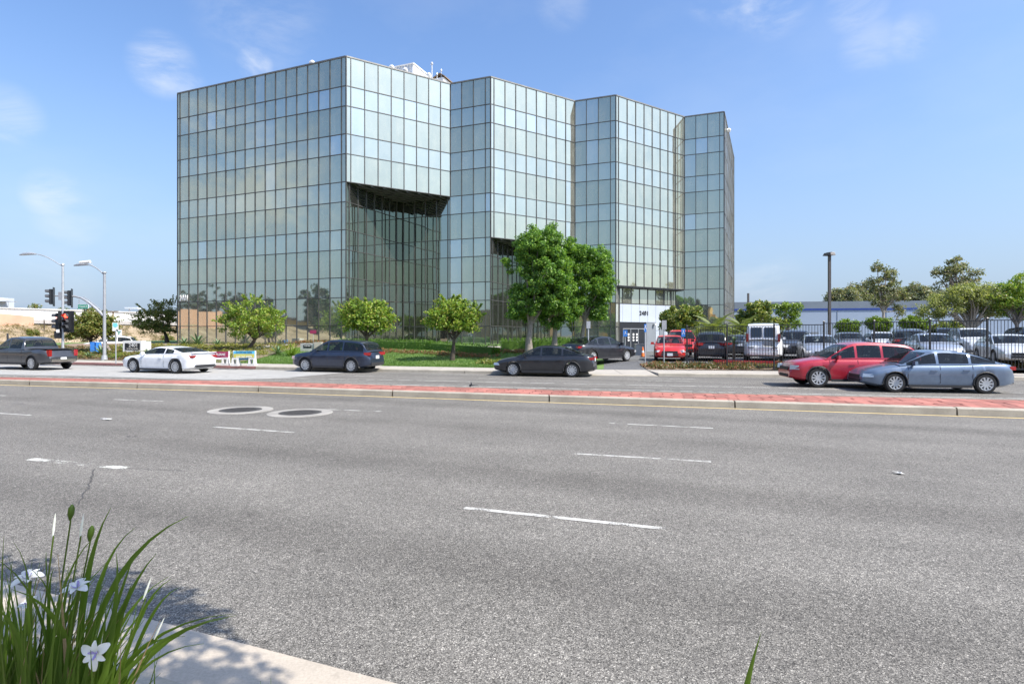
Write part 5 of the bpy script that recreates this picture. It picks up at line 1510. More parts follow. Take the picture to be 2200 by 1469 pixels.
parked('suv', 'crossover', 'black crossover with roof rack, rear towards the street', 'car', 'black', 1526, 35.8, 17, rack=True)
parked('sedan', 'sedan', 'charcoal car between the black crossover and the white van', 'car', 'charcoal', 1585, 40.5, 18)
parked('van', 'van', 'white panel van with two dark rear windows', 'van', 'white', 1641, 34.2, 24)
parked('suv', 'crossover', 'white topped vehicle side on behind the white van', 'car', 'pearl', 1716, 45, 92)
parked('suv', 'crossover', 'dark grey crossover just right of the white van', 'car', 'charcoal', 1708, 37, 200)
parked('sedan', 'sedan', 'silver sedan facing the street under the lamp post', 'car', 'silver', 1757, 32.6, 200, glass='car_glass_clear')
parked('hatch', 'hatchback', 'grey hatchback in the back row below the first clipped tree', 'car', 'grey', 1825, 43, 200)
parked('hatch', 'hatchback', 'white roofed hatchback in the back row below the tall thin eucalyptus', 'car', 'pearl', 1893, 41, 200)
parked('suv', 'crossover', 'dark crossover with red tail lights behind the red moving car', 'car', 'charcoal', 1948, 37.5, 30)
parked('sedan', 'sedan', 'silver grey sedan facing the street behind the moving cars', 'car', 'silver', 2003, 31.5, 202, glass='car_glass_clear')
parked('suv', 'crossover', 'black crossover with white roof under the pepper tree', 'car', 'pearl', 2088, 36.5, 203)
parked('sedan', 'sedan', 'pale silver sedan facing the street near the right edge', 'car', 'pearl', 2163, 29.6, 205, glass='car_glass_clear')
parked('suv', 'crossover', 'dark crossover cut off by the right edge', 'car', 'navy', 2222, 36, 200)
parked('suv', 'crossover', 'dark crossover in the back row left of the pepper tree trunk', 'car', 'black', 2035, 45, 200)
p = Vector((X(236, 60), 60, 0.05)); t = vehicle('suv', 'crossover', 'white car on the side street behind the bushy tree', 'car', 'white'); place(t, p, 250)

# ------------------------------------------------------------------ fence
FG = []
fpx = ((1476, 31.3, 703), (1562, 30.4, 700), (1663, 29.5, 699), (1770, 28.6, 694), (1878, 27.8, 692), (1998, 27.0, 689), (2121, 26.3, 687), (2250, 25.7, 685), (2390, 25.1, 683))
fence = thing('metal_fence', 'black steel picket fence between the planting and the parked cars', 'fence', (X(1476, 31.3), 31.3, .4))
PT = MB().box((0, 0, .5), (.018, .018, 1)).mesh('picket', M['black'])
for i, (px, Y, py) in enumerate(fpx):
    p = Vector((X(px, Y), Y, 0)); zt = Z(py, Y)
    mb = MB(); zb = zg(p.x, p.y) - .1
    mb.box((p.x, p.y, (zb + zt + .08) / 2), (.065, .065, zt + .08 - zb)); mb.box((p.x, p.y, zt + .09), (.085, .085, .03), taper=.5)
    mb.build('post', M['black'], fence)
    if i == len(fpx) - 1: break
    px2, Y2, py2 = fpx[i + 1]; q = Vector((X(px2, Y2), Y2, 0))
    zt = max(Z(py, Y), 0) + .0; ztop_ = Z((py + py2) / 2, (Y + Y2) / 2)
    zb = (zg(p.x, p.y) + zg(q.x, q.y)) / 2 + .10
    for z in (ztop_ - .03, zb + .03):
        mb = MB(); mb.bar(p + Vector((0, 0, z)), q + Vector((0, 0, z)), .035, .04); mb.build('rail', M['black'], fence)
    n = 17
    for k in range(1, n):
        c = p.lerp(q, k / n)
        inst('picket', PT, fence, Matrix.Translation((c.x, c.y, zb)) @ Matrix.Diagonal((1, 1, ztop_ - .02 - zb, 1)))
# return of the fence beside the driveway
p = Vector((X(1476, 31.3), 31.3, 0)); q = Vector((X(1466, 40), 40, 0))
# red fire lane kerb at the front of the bays
kp = [Vector((X(a, b), b, 0)) for a, b in ((1535, 32.0), (1640, 31.2), (1740, 30.4), (1850, 29.6))]
mb = MB()
for a, b in zip(kp[:-1], kp[1:]):
    z0, z1 = zg(a.x, a.y), zg(b.x, b.y); nn = Vector((0, .18, 0))
    for z_, w_ in ((0, 0),):
        mb.add([a + Vector((0, 0, z0 - .1)), b + Vector((0, 0, z1 - .1)), b + nn + Vector((0, 0, z1 - .1)), a + nn + Vector((0, 0, z0 - .1)), a + Vector((0, 0, z0 + .22)), b + Vector((0, 0, z1 + .22)), b + nn + Vector((0, 0, z1 + .22)), a + nn + Vector((0, 0, z0 + .22))],
               ((0, 3, 2, 1), (4, 5, 6, 7), (0, 1, 5, 4), (1, 2, 6, 5), (2, 3, 7, 6), (3, 0, 4, 7)))
tag(mb.build('low_kerb_wall', M['red_kerb']), 'low red painted kerb wall in front of the parked van', 'kerb wall')

# ------------------------------------------------------------------ poles, lamps, signals, signs
# dark shoebox lamp post on the right
Yp = 44; p = Vector((X(1782, Yp), Yp, zg(X(1782, Yp), Yp)))
t = thing('lamp_post', 'tall dark square lamp post in the parking lot', 'lamp post', p)
zt = Z(549, Yp)
mb = MB(); mb.bar(p, Vector((p.x, p.y, zt)), .17, .17, Vector((0, 1, 0))); mb.build('pole', M['bronze_pole'], t)
mb = MB(); mb.lathe(((.28, -.1), (.30, .7), (.26, .75)), 14, Matrix.Translation(p)); mb.build('base', M['concrete'], t)
mb = MB(); mb.box((p.x - .02, p.y, zt + .10), (.50, .75, .20), R(20), taper=.75); mb.build('lamp_head', M['bronze_pole'], t)
mb = MB(); mb.box((p.x + .12, p.y + .05, zt + .19), (.34, .5, .12), R(20)); mb.build('sensor_cap', M['galv'], t)
Yp = 80; p = Vector((X(1607.5, Yp), Yp, .1)); mb = MB(); mb.bar(p, Vector((p.x, p.y, Z(630, Yp))), .22, .22, Vector((0, 1, 0)))
tag(mb.build('flue_post', M['bronze_pole']), 'short dark square post rising over the warehouse roof', 'post')

def cobra(name, lab, px, Y, pytop, pts, rr, head=True, base_py=None, mat='galv'):
    zb = zg(X(px, Y), Y)
    p = Vector((X(px, Y), Y, zb))
    t = thing(name, lab, 'street light', p, 'street lights at the junction')
    mb = MB(); mb.tube((p, Vector((p.x, p.y, (zb + Z(pytop, Y)) / 2)), Vector((p.x, p.y, Z(pytop, Y)))), [rr * 1.15, rr, rr * .85], 12); mb.build('pole', M[mat], t, 60)
    mb = MB(); mb.lathe(((rr * 1.5, 0), (rr * 1.5, .03), (rr * 1.2, .08)), 12, Matrix.Translation((p.x, p.y, Z(pytop, Y) - .02))); mb.build('cap', M[mat], t)
    mb = MB(); mb.lathe(((rr * 2.2, 0), (rr * 2.2, .05), (rr * 1.6, .35)), 12, Matrix.Translation(p)); mb.build('base', M[mat], t)
    path = [Vector((X(a, Y), Y, Z(b, Y))) for a, b in pts]
    mb = MB(); mb.tube(path, [rr * .55] + [rr * .42] * (len(path) - 2) + [rr * .35], 8); mb.build('arm', M[mat], t, 60)
    e = path[-1]; d = (path[-1] - path[-2]).normalized()
    mb = MB()
    mb.tube((e - d * .05, e + Vector((-.25, 0, .02)), e + Vector((-.7, 0, -.01)), e + Vector((-.95, 0, -.06))), [.05, .09, .09, .04], 8); mb.build('lamp_head', M['galv' if px < 180 else 'steel_grey'], t, 50)
    return t, p
s1, p1 = cobra('street_light', 'thin pale street light pole carrying signals, arm reaching left', 135, 36.5, 569, ((135, 572), (126, 567), (112, 558), (98, 551), (85, 547), (75, 545.5)), .072)
s2, p2 = cobra('street_light', 'thicker grey pole with signal mast arm and camera on its lamp arm', 224.5, 41.0, 586, ((224, 590), (215, 582), (206, 575), (196, 570), (188, 568.5)), .095, mat='steel_grey')
# camera on the second lamp arm
e = Vector((X(185, 41), 41, Z(563.5, 41)))
t = thing('traffic_camera', 'white detection camera on the lamp arm of the thicker pole', 'camera', e)
mb = MB(); mb.tube((e + Vector((-.42, 0, -.03)), e + Vector((.28, 0, .04))), [.10, .11], 8); mb.build('housing', M['white'], t, 40)
mb = MB(); mb.tube((e + Vector((0, 0, -.05)), e + Vector((.0, 0, -.2))), .03, 6); mb.tube((e + Vector((.25, 0, .03)), e + Vector((.4, 0, -.02)), e + Vector((.42, 0, -.22))), .015, 5); mb.build('bracket', M['galv'], t)
# mast arm
Ym = 41.0
path = [Vector((X(a, Ym), Ym, Z(b, Ym))) for a, b in ((222, 678), (208, 664), (190, 649), (175, 640), (160, 636.5), (140, 636), (118, 635.5))]
mb = MB(); mb.tube(path, [.10, .09, .08, .07, .06, .05, .045], 8); mb.build('mast_arm', M['steel_grey'], s2, 60)
path2 = [q + Vector((.12, 0, .10)) for q in path[:4]]
mb = MB(); mb.tube(path2, .02, 6); mb.build('arm_brace', M['steel_grey'], s2)
def signal(name, lab, c, yaw, lit=None, plate=True, h=1.05, facing='cam'):
    t = thing('traffic_signal', lab, 'traffic light', c, 'traffic signal heads at the junction')
    rot = Matrix.Rotation(yaw, 4, 'Z')
    def P(x, y, z): return Vector(c) + rot @ Vector((x, y, z))
    mb = MB(); mb.box(c, (.34, .22, h), yaw); mb.build('housing', M['black'], t)
    if plate: mb = MB(); mb.box(P(0, .12, 0), (.62, .02, h + .26), yaw); mb.build('backplate', M['black'], t)
    for k in range(3):
        z = (1 - k) * h / 3
        ax = Matrix.Translation(P(0, -.12, z)) @ rot @ Matrix.Rotation(R(90), 4, 'X')
        mb = MB(); mb.lathe(((.12, 0), (.125, .02), (.09, .035), (.02, .045)), 14, ax); mb.build('lens', M['lamp_red'] if lit == k else M['lens_dark'], t)
        mb = MB(); n = 10
        rows = [[], []]
        for j in range(n + 1):
            a = math.pi * (-0.12 + 1.24 * j / n)
            for rw, (rr, yy) in zip(rows, ((.15, -.10), (.145, -.36 + .12 * max(0, -math.sin(a))))): rw.append(P(rr * math.cos(a), yy, z + rr * math.sin(a)))
        mb.grid(rows); mb.build('visor', M['dark_grey'], t)
    return t
YS = 36.4
signal('a', 'unlit signal head seen from the side, far left on the mast arm', (X(111, 40.9), 40.9, Z(637.5, 40.9)), R(-62))
signal('b', 'unlit signal head on the mast arm right of the thin pole', (X(150, 40.9), 40.9, Z(640.5, 40.9)), R(-62))
signal('c', 'signal head with lit red lens on the thin pole', (X(147.5, YS), YS - .1, Z(691, YS)), R(4), 0)
t = signal('d', 'signal head turned left on the thin pole, small lit hand on its side', (X(125.5, YS), YS + .05, Z(691, YS)), R(-82))
mb = MB(); mb.box((X(129, YS), YS - .32, Z(683, YS)), (.09, .02, .09)); mb.build('lit_symbol', M['hand_lit'], t)
mb = MB(); mb.bar((p1.x - .3, YS + .05, Z(700, YS)), (p1.x + .4, YS, Z(700, YS)), .05, .05); mb.bar((p1.x - .3, YS + .05, Z(682, YS)), (p1.x + .4, YS, Z(682, YS)), .05, .05); mb.build('signal_bracket', M['dark_grey'], s1)
t = thing('pedestrian_signal', 'black pedestrian signal box low on the thin pole', 'pedestrian signal', (X(127, YS), YS, Z(720, YS)))
mb = MB(); mb.box((X(127, YS), YS - .1, Z(719, YS)), (.34, .28, .46), R(-70)); mb.build('housing', M['black'], t)
mb = MB(); mb.box((X(131, YS), YS - .25, Z(711, YS)), (.16, .03, .2), R(10)); mb.build('bracket_plate', M['white'], t)
mb = MB(); mb.box((X(131, 40.8), 40.75, Z(636, 40.8)), (.22, .12, .55)); tag(mb.build('junction_box', M['steel_grey']), 'grey box on the mast arm behind the thin pole', 'box')
# street name sign
c = Vector((X(178.5, 40.6), 40.6, Z(658.5, 40.6)))
t = thing('street_name_sign', 'green hanging street name sign under the mast arm', 'sign', c)
mb = MB(); mb.box(c, (.70, .03, .27)); mb.build('panel', M['sign_green'], t)
mb = MB(); mb.box(c + Vector((0, .002, 0)), (.73, .026, .30)); mb.build('border', M['white'], t)
text('lettering', 'El Segundo Bl', .135, M['white'], t, c + Vector((0, -.019, 0)), (1, 0, 0), .002, squash=.78)
mb = MB(); mb.bar(c + Vector((-.28, 0, .15)), c + Vector((-.27, 0, .52)), .03, .03); mb.bar(c + Vector((.25, 0, .15)), c + Vector((.27, 0, .34)), .03, .03); mb.build('hanger', M['steel_grey'], t)
# bus stop sign
b = hit(249, 781); t = thing('bus_stop_sign', 'slim bus stop pole with two small white and green signs', 'sign', b)
zt = Z(694, b.y)
mb = MB(); mb.tube((b, (b.x, b.y, zt)), .032, 8); mb.build('pole', M['galv'], t)
c = Vector((b.x + .0, b.y - .05, Z(702, b.y)))
mb = MB(); mb.box(c, (.36, .02, .52)); mb.build('panel', M['white'], t)
mb = MB(); mb.add([c + Vector(q) for q in ((-.16, -.012, .04), (.0, -.012, -.06), (.17, -.012, .06), (.12, -.012, .22), (-.12, -.012, .25))], ((0, 1, 2, 3, 4),)); mb.build('emblem', M['sign_teal'], t)
c2 = Vector((b.x + .22, b.y - .05, Z(714.5, b.y)))
mb = MB(); mb.box(c2, (.36, .02, .36)); mb.build('panel', M['white'], t)
mb = MB(); mb.add([c2 + Vector(q) for q in ((-.10, -.012, .08), (-.02, -.012, -.02), (-.04, -.012, -.12), (.03, -.012, -.12), (.04, -.012, -.01), (.13, -.012, .05), (.11, -.012, .1), (.0, -.012, .05), (-.06, -.012, .12))], ((0, 1, 2, 3, 4, 5, 6, 7, 8),)); mb.build('emblem', M['sign_green'], t)
# small dark sign far left, and lamp on the far building line
b = Vector((X(17.5, 60), 60, .05)); t = thing('road_sign', 'small dark sign back on a pole at the left edge', 'sign', b)
mb = MB(); mb.tube((b, (b.x, b.y, Z(716, 60))), .05, 6); mb.build('pole', M['galv'], t); mb = MB(); mb.box((b.x, b.y - .06, Z(724, 60)), (.2, .03, .76)); mb.build('panel', M['dark_grey'], t)
b = Vector((X(243, 88), 88, 3.6)); t = thing('lamp_post', 'brown twin headed lamp post in front of the white building', 'lamp post', b)
mb = MB(); mb.tube((b, (b.x, b.y, Z(669, 88))), .1, 8); mb.build('pole', M['tan_dark'], t)
for sgn in (-1, 1): mb = MB(); mb.box((b.x + sgn * .42, b.y, Z(669, 88)), (.55, .3, .12)); mb.build('lamp_head', M['tan_dark'], t)
b = Vector((X(288, 120), 120, 4)); t = thing('roof_canopy', 'pale flat canopy on posts over the white roof line', 'canopy', b)
mb = MB(); mb.box((b.x, b.y, Z(662, 120)), (2.6, 2, .3)); mb.build('roof', M['white_panel'], t); mb = MB(); mb.box((b.x - .9, b.y, Z(668, 120)), (.2, .2, 1.4)); mb.box((b.x + .9, b.y, Z(668, 120)), (.2, .2, 1.4)); mb.build('posts', M['galv'], t)
# far flat building at the very left
b = Vector((X(5, 150), 150, 4)); t = thing('far_building', 'far pale building with balcony at the left edge', 'building', b)
mb = MB(); mb.box((b.x - 3, b.y, 7.5), (7, 6, 7)); mb.build('wall', M['white_panel'], t)
mb = MB(); mb.box((b.x + .2, b.y - 3.02, Z(652, 150)), (1.5, .06, .9)); mb.build('window', M['window_dark'], t)
mb = MB(); mb.box((b.x + 1.8, b.y - 1, Z(648, 150)), (3.2, 3, .12)); mb.bar((b.x + 3.2, b.y - 2, Z(648, 150)), (b.x + 3.2, b.y - 2, Z(662, 150)), .1, .1); mb.build('balcony', M['galv'], t)
# monument sign
b = hit(291, 759); b = Vector((X(289, b.y), b.y, b.z))
t = thing('monument_sign', 'white block monument sign with black 2401 panel', 'sign', b)
sx = F / b.y
w_, h_ = 43 / sx, 27 / sx
mb = MB(); mb.box((b.x, b.y, b.z + h_ / 2), (w_, .5, h_), R(-6)); mb.build('block', M['white'], t)
mb = MB(); mb.box((b.x + w_ / 2 + .15, b.y + .12, b.z + h_ / 2 - .02), (.26, .5, h_ - .05), R(-6)); mb.build('end_block', M['white'], t)
xd = Vector((math.cos(R(-6)), math.sin(R(-6)), 0)); yd = Vector((math.sin(R(-6)), -math.cos(R(-6)), 0))
pc_ = Vector((b.x, b.y, b.z + h_ * .55)) + xd * .03 + yd * .26
mb = MB(); mb.box(pc_, (w_ * .80, .03, h_ * .53), R(-6)); mb.build('panel', M['black'], t)
text('lettering', '2401', .40, M['white'], t, pc_ + yd * .02 + xd * .08 + Vector((0, 0, .09)), xd, .004)
text('lettering', 'East El Segundo Blvd', .125, M['white'], t, pc_ + yd * .02 + Vector((0, 0, -.16)), xd, .004, squash=.9)
# blue banner stand under the bushy tree
b = hit(199, 762); t = thing('blue_box', 'tall blue box under the bushy tree by the bus stop', 'box', b)
mb = MB(); mb.box((b.x - .18, b.y + .3, Z(749, b.y)), (.28, .4, 1.05), R(20)); mb.build('body', M['sign_blue'], t)
mb = MB(); mb.box((b.x + .14, b.y + .4, Z(749, b.y)), (.24, .4, 1.0), R(-30)); mb.build('side_panel', M['sign_blue'], t)
# yard signs on white trestle feet
def yard(px0, px1, py0, py1, pybase, Y, lab, panelm, bands, words):
    t = thing('yard_sign', lab, 'sign', (X((px0 + px1) / 2, Y), Y, Z(pybase, Y)), 'advertising signs on white trestles')
    x0, x1, z0, z1, zb = X(px0, Y), X(px1, Y), Z(py1, Y), Z(py0, Y), Z(pybase, Y)
    mb = MB(); mb.box(((x0 + x1) / 2, Y, (z0 + z1) / 2), (x1 - x0, .04, z1 - z0)); mb.build('panel', M[panelm], t)
    for f0, f1, mt in bands:
        mb = MB(); mb.box(((x0 + x1) / 2, Y - .022, z0 + (z1 - z0) * (f0 + f1) / 2), ((x1 - x0) * .99, .006, (z1 - z0) * (f1 - f0))); mb.build('band', M[mt], t)
    for body, f, size, mt, sq in words: text('lettering', body, size, M[mt], t, ((x0 + x1) / 2, Y - .030, z0 + (z1 - z0) * f), (1, 0, 0), .002, squash=sq)
    for xx in (x0 + .12, x1 - .12):
        mb = MB()
        mb.prism([(xx - .2, Y - .2), (xx + .2, Y - .2), (xx + .2, Y + .25), (xx - .2, Y + .25)], zb - .02, zb + .10)
        for s_ in (-1, 1): mb.box((xx + s_ * .13, Y + .0, zb + .22), (.09, .34, .30), taper=.8)
        mb.box((xx, Y, zb + .38), (.34, .22, .10)); mb.build('trestle_foot', M['trestle'], t)
        mb = MB(); mb.box((xx + (.14 if xx > (x0 + x1) / 2 else -.14), Y + .06, (zb + z1) / 2 + .05), (.07, .05, z1 - zb - .05)); mb.build('upright', M['white'], t)
yard(446, 490, 755, 772, 784, 33.2, 'maroon yard sign on white feet, left of the blue one', 'sign_maroon', ((0.0, .22, 'white'),), (('BILL RUANE', .62, .20, 'white', .82),))
yard(502, 547, 754, 773, 785, 32.9, 'sky blue and yellow yard sign with a phone number', 'sign_cyan', ((.0, .28, 'sign_navy'), (.28, .68, 'sign_yellow')), (('ADVERTISE HERE', .84, .135, 'sign_navy', .9), ('310.263.9999', .34, .19, 'white', .85)))
# stone sign wall and small red sign
b = hit(662, 754); t = thing('stone_sign', 'low grey stone sign wall with pale end block among flowers', 'sign', b)
mb = MB(); mb.box((b.x, b.y, b.z + .28), (1.05, .4, .64)); mb.build('wall', M['stone'], t)
mb = MB(); mb.box((b.x + .82, b.y - .05, b.z + .32), (.54, .5, .74)); mb.build('end_block', M['concrete'], t)
mb = MB(); mb.box((b.x + .02, b.y - .21, b.z + .36), (.62, .02, .24)); mb.build('plaque', M['black'], t)
for k in range(4): mb = MB(); mb.box((b.x - .16 + k * .12, b.y - .225, b.z + .40), (.06, .01, .05)); mb.build('letter_mark', M['white'], t)
b = hit(673, 745); b = Vector((X(673, 47), 47, zg(X(673, 47), 47))); t = thing('small_sign', 'small red sign on a thin stake close to the glass wall', 'sign', b)
mb = MB(); mb.tube((b, (b.x, b.y, Z(712, 47))), .02, 5); mb.build('stake', M['galv'], t); mb = MB(); mb.box((b.x, b.y - .03, Z(713, 47)), (.5, .03, .28)); mb.build('panel', M['sign_maroon'], t)
# blue parking signs and driveway posts
def psign(px, py_top, py_bot, Y, lab, w_=.30, h_=.46, blue=True, ptop=None):
    zb = zg(X(px, Y), Y); b = Vector((X(px, Y), Y, zb))
    t = thing('parking_sign', lab, 'sign', b, 'sign posts round the driveway')
    mb = MB(); mb.tube((b, (b.x, b.y, Z(py_top, Y))), .035, 8); mb.build('pole', M['galv'], t)
    c = Vector((b.x, b.y - .05, Z(py_top, Y) - h_ / 2))
    mb = MB(); mb.box(c, (w_, .02, h_)); mb.build('panel', M['sign_blue' if blue else 'steel_grey'], t)
    if blue:
        mb = MB(); mb.lathe(((.03, 0), (.03, .004)), 8, Matrix.Translation(c + Vector((.0, -.012, .12))) @ Matrix.Rotation(R(90), 4, 'X'))
        mb.bar(c + Vector((0, -.014, .09)), c + Vector((0.01, -.014, -.02)), .004, .03); mb.bar(c + Vector((0, -.014, -.02)), c + Vector((.07, -.014, -.03)), .004, .025)
        for k in range(9):
            a = R(60 - k * 34); a2 = R(60 - (k + 1) * 34)
            if k < 8: mb.bar(c + Vector((.0 + .075 * -math.cos(a), -.014, -.06 + .075 * -math.sin(a) + .0)), c + Vector((-.075 * math.cos(a2), -.014, -.06 - .075 * math.sin(a2))), .004, .018)
        mb.build('emblem', M['white'], t)
psign(1343, 709, 757, 46, 'blue accessible parking sign beside the entrance doors', .34, .50)
psign(1386, 696, 785, 32.5, 'slim driveway post with a blue sign turned edge on', .12, .44)
psign(1467.5, 706, 775, 36.8, 'blue accessible parking sign between the red hatchback and the black crossover', .24, .50)
psign(1426.5, 688, 778, 33.0, 'tall thin post with a grey sign back in front of the red hatchback', .26, .52, False)
psign(1264, 690, 772, 32.8, 'tall thin post with a grey sign back by the rightmost tall tree', .22, .4, False)
# concrete bollard block by the entrance
b = Vector((X(1373, 47), 47, zg(X(1373, 47), 47)))
t = thing('planter_block', 'grey concrete block wall at the end of the entrance bed', 'block', b)
mb = MB(); mb.box((b.x, b.y, b.z + .36), (.62, .5, 1.0)); mb.build('block', M['stone'], t); mb = MB(); mb.box((b.x, b.y, b.z + .90), (.7, .58, .08)); mb.build('cap', M['concrete'], t)
b = Vector((X(1320, 50), 50, 0)); mb = MB(); mb.box((X(1338, 52), 52, zg(X(1338, 52), 52) + .18), (3.0, .16, .36)); tag(mb.build('bed_edging', M['concrete']), 'low pale edging along the entrance flower bed', 'edging')
# wooden crate like orange cones glimpsed in the driveway
for px, Y, lab in ((1321, 38, 'small orange traffic cone in the driveway left of the door path'), (1381, 40, 'small orange traffic cone in the driveway near the block wall')):
    b = Vector((X(px, Y), Y, zg(X(px, Y), Y)))
    t = thing('traffic_cone', lab, 'traffic cone', b, 'cones in the driveway')
    mb = MB(); mb.box((b.x, b.y, b.z + .02), (.34, .34, .04)); mb.build('base', M['black'], t)
    mb = MB(); mb.lathe(((.13, .04), (.03, .68), (.02, .70)), 14, Matrix.Translation(b)); mb.build('cone', M['orange'], t, 40)
    mb = MB(); mb.lathe(((.095, .30), (.072, .44)), 14, Matrix.Translation(b)); mb.build('band', M['white'], t, 40)

# ------------------------------------------------------------------ things mirrored in the glass
for i, (s_, p_, h_, w_) in enumerate(((-166, -50, 16, 11), (-157, -52, 17, 12), (-100, -15, 11, 5), (-84, -14, 12, 5), (-60, -12, 10, 4.5), (-30, -14, 10, 4), (-12, -16, 11, 4.5), (-148, -50, 15, 10), (-140, -48, 12, 8), (-74, -20, 9, 6))):
    b = U * s_ + NV * p_
    labs = ('dark dense tree mirrored at the left of the glass', 'second dark dense tree mirrored at the left of the glass', 'dark tall tree mirrored beside the mirrored street lamp', 'dark tree mirrored in the middle of the long facade', 'dark tree mirrored near the first recess', 'slim dark tree mirrored near the entrance', 'dark tree mirrored in the right hand panes', 'broad dark tree mirrored above the tan wall', 'lower dark tree mirrored beside the broad one', 'low dark tree mirrored left of the deep recess')
    tree('mirrored_tree', labs[i], b, (b, b + Vector((0, 0, h_ * .3)), b + Vector((.2, 0, h_ * .45))), .3, [((b.x, b.y, h_ * .62), (w_ * .5, w_ * .5, h_ * .36)), ((b.x + w_ * .2, b.y, h_ * .5), (w_ * .45, w_ * .4, h_ * .25))], 'leaf_shade', 'bark_dark', 90, 40, .75, .9, 'trees across the street, mirrored in the glass', 500 + i, 6)

# ------------------------------------------------------------------ fortnight lilies at the near kerb
def strap(name, base, tip, arch, wd, parent, mat, n=9, roll=0.0):
    """A long folded leaf from base to tip; arch lifts its middle."""
    base, tip = Vector(base), Vector(tip)
    ctl = base.lerp(tip, .55) + Vector(arch)
    d0 = (tip - base).normalized()
    vs, qs = [], []
    for i in range(n + 1):
        t = i / n
        p = base * (1 - t) ** 2 + ctl * 2 * t * (1 - t) + tip * t * t
        d = ((ctl - base) * (1 - t) + (tip - ctl) * t).normalized()
        s = d.cross(Vector((0, 1, 0)) + Vector((math.sin(roll) * .9, 0, .3 * math.cos(roll)))).normalized()
        nn = s.cross(d)
        w_ = wd * (.75 + .5 * math.sin(math.pi * min(1, t * 1.1))) * min(1, (1 - t) * 3.2) * .5 + .0006
        vs += [p - s * w_ + nn * w_ * .35, p, p + s * w_ + nn * w_ * .35]
    for i in range(n):
        a = i * 3; qs += [(a, a + 1, a + 4, a + 3), (a + 1, a + 2, a + 5, a + 4)]
    me = bpy.data.meshes.new(name); me.from_pydata(vs, [], qs); me.materials.append(mat)
    me.polygons.foreach_set('use_smooth', [True] * len(me.polygons)); me.update()
    return inst(name, me, parent)
PB = Vector((X(60, 2.0), 2.0, .22))
lily = thing('lily_clump', 'clump of strap leaved lilies with white flowers at the near kerb', 'plant', PB)
rl = random.Random(5)
def P3(px, py, Y): return Vector((X(px, Y), Y, Z(py, Y)))
maj = [((150, 1330), (405, 1108), 2.0, 16), ((175, 1330), (238, 1090), 2.05, 15), ((190, 1300), (291, 1132), 2.1, 9), ((225, 1400), (336, 1188), 1.95, 14), ((235, 1380), (292, 1183), 2.0, 13), ((215, 1420), (250, 1188), 1.9, 12),
       ((10, 1400), (8, 1150), 1.9, 13), ((18, 1400), (28, 1163), 1.85, 14), ((260, 1400), (368, 1243), 2.05, 10), ((262, 1420), (383, 1262), 2.0, 10), ((250, 1400), (362, 1238), 2.1, 9), ((250, 1420), (508, 1321), 1.9, 10),
       ((240, 1440), (500, 1318), 2.0, 10), ((230, 1440), (490, 1326), 2.1, 12), ((255, 1390), (438, 1382), 2.0, 9), ((250, 1460), (398, 1366), 2.0, 9), ((110, 1380), (152, 1240), 1.9, 10), ((90, 1400), (50, 1212), 1.9, 10),
       ((60, 1400), (115, 1220), 1.9, 9), ((70, 1380), (-30, 1190), 1.9, 12), ((130, 1350), (205, 1150), 2.1, 10), ((140, 1360), (180, 1215), 2.0, 9), ((200, 1400), (283, 1255), 1.9, 9), ((30, 1440), (-20, 1300), 1.8, 16), ((75, 1469), (24, 1265), 1.75, 15)]
for m_, tip, Y, wpx in maj:
    bx_ = m_[0] * .55 + rl.uniform(-30, 60)
    base = Vector((X(bx_, 2.0), 2.0 + rl.uniform(-.12, .12), .22))
    tp = P3(tip[0], tip[1], Y + rl.uniform(-.05, .08))
    md = P3(m_[0], m_[1], Y)
    t_ = .55; lin = base.lerp(tp, .55); arch = (md - (base * .2025 + tp * .3025)) / .495 - lin
    arch = Vector((max(-.25, min(.25, arch.x)), 0, max(-.2, min(.35, arch.z))))
    strap('leaf', base, tp, arch, wpx / F * Y * 0.78, lily, M['iris_leaf'], 12, rl.uniform(-.6, .6))
for k in range(430):
    bx_ = rl.gauss(55, 95); Yb = rl.uniform(1.75, 2.25)
    tx = bx_ + rl.gauss(30, 95); ty = rl.uniform(1185, 1490) + max(0, (tx - 190) * .45) * rl.uniform(.4, 1.2)
    tx = min(tx, 345)
    if ty < 1290 and rl.random() < .45: ty += 110
    Yt = Yb + rl.uniform(-.12, .1)
    base = Vector((X(bx_ * .8, Yb), Yb, .2)); tp = P3(tx, ty, Yt)
    dry = rl.random() < .14
    strap('leaf', base, tp, (rl.uniform(-.06, .06) - (tx - bx_) * .0004, 0, rl.uniform(.02, .14)), rl.uniform(.006, .0125) if not dry else rl.uniform(.004, .008), lily, M['iris_dry' if dry else 'iris_leaf'], 9, rl.uniform(-.9, .9))
# flower stems with buds
for (px, py, Y, kind) in ((152, 1105, 2.05, 'pod'), (115, 1137, 2.0, 'bud'), (174, 1138, 2.0, 'bud'), (194, 1150, 2.05, 'pod'), (313, 1272, 2.0, 'bud'), (338, 1358, 2.0, 'bud')):
    e = P3(px, py, Y); base = Vector((X(px * .45 + 20, 2.0), 2.0, .22))
    md = base.lerp(e, .6) + Vector((-.02, 0, .06))
    mb = MB(); mb.tube((base, md, e - Vector((0, 0, .02))), [.0035, .003, .0025], 6); st_o = mb.build('stem', M['iris_leaf'], lily, 60)
    up = (e - md).normalized()
    mb = MB()
    if kind == 'bud': mb.tube((e - up * .025, e + up * .002, e + up * .032, e + up * .055), [.002, .0042, .003, .0006], 8)
    else: mb.tube((e - up * .02, e, e + up * .022, e + up * .035), [.003, .010, .010, .003], 8)
    mb.build('bud', M['petal' if kind == 'bud' else 'iris_leaf'], st_o, 60)
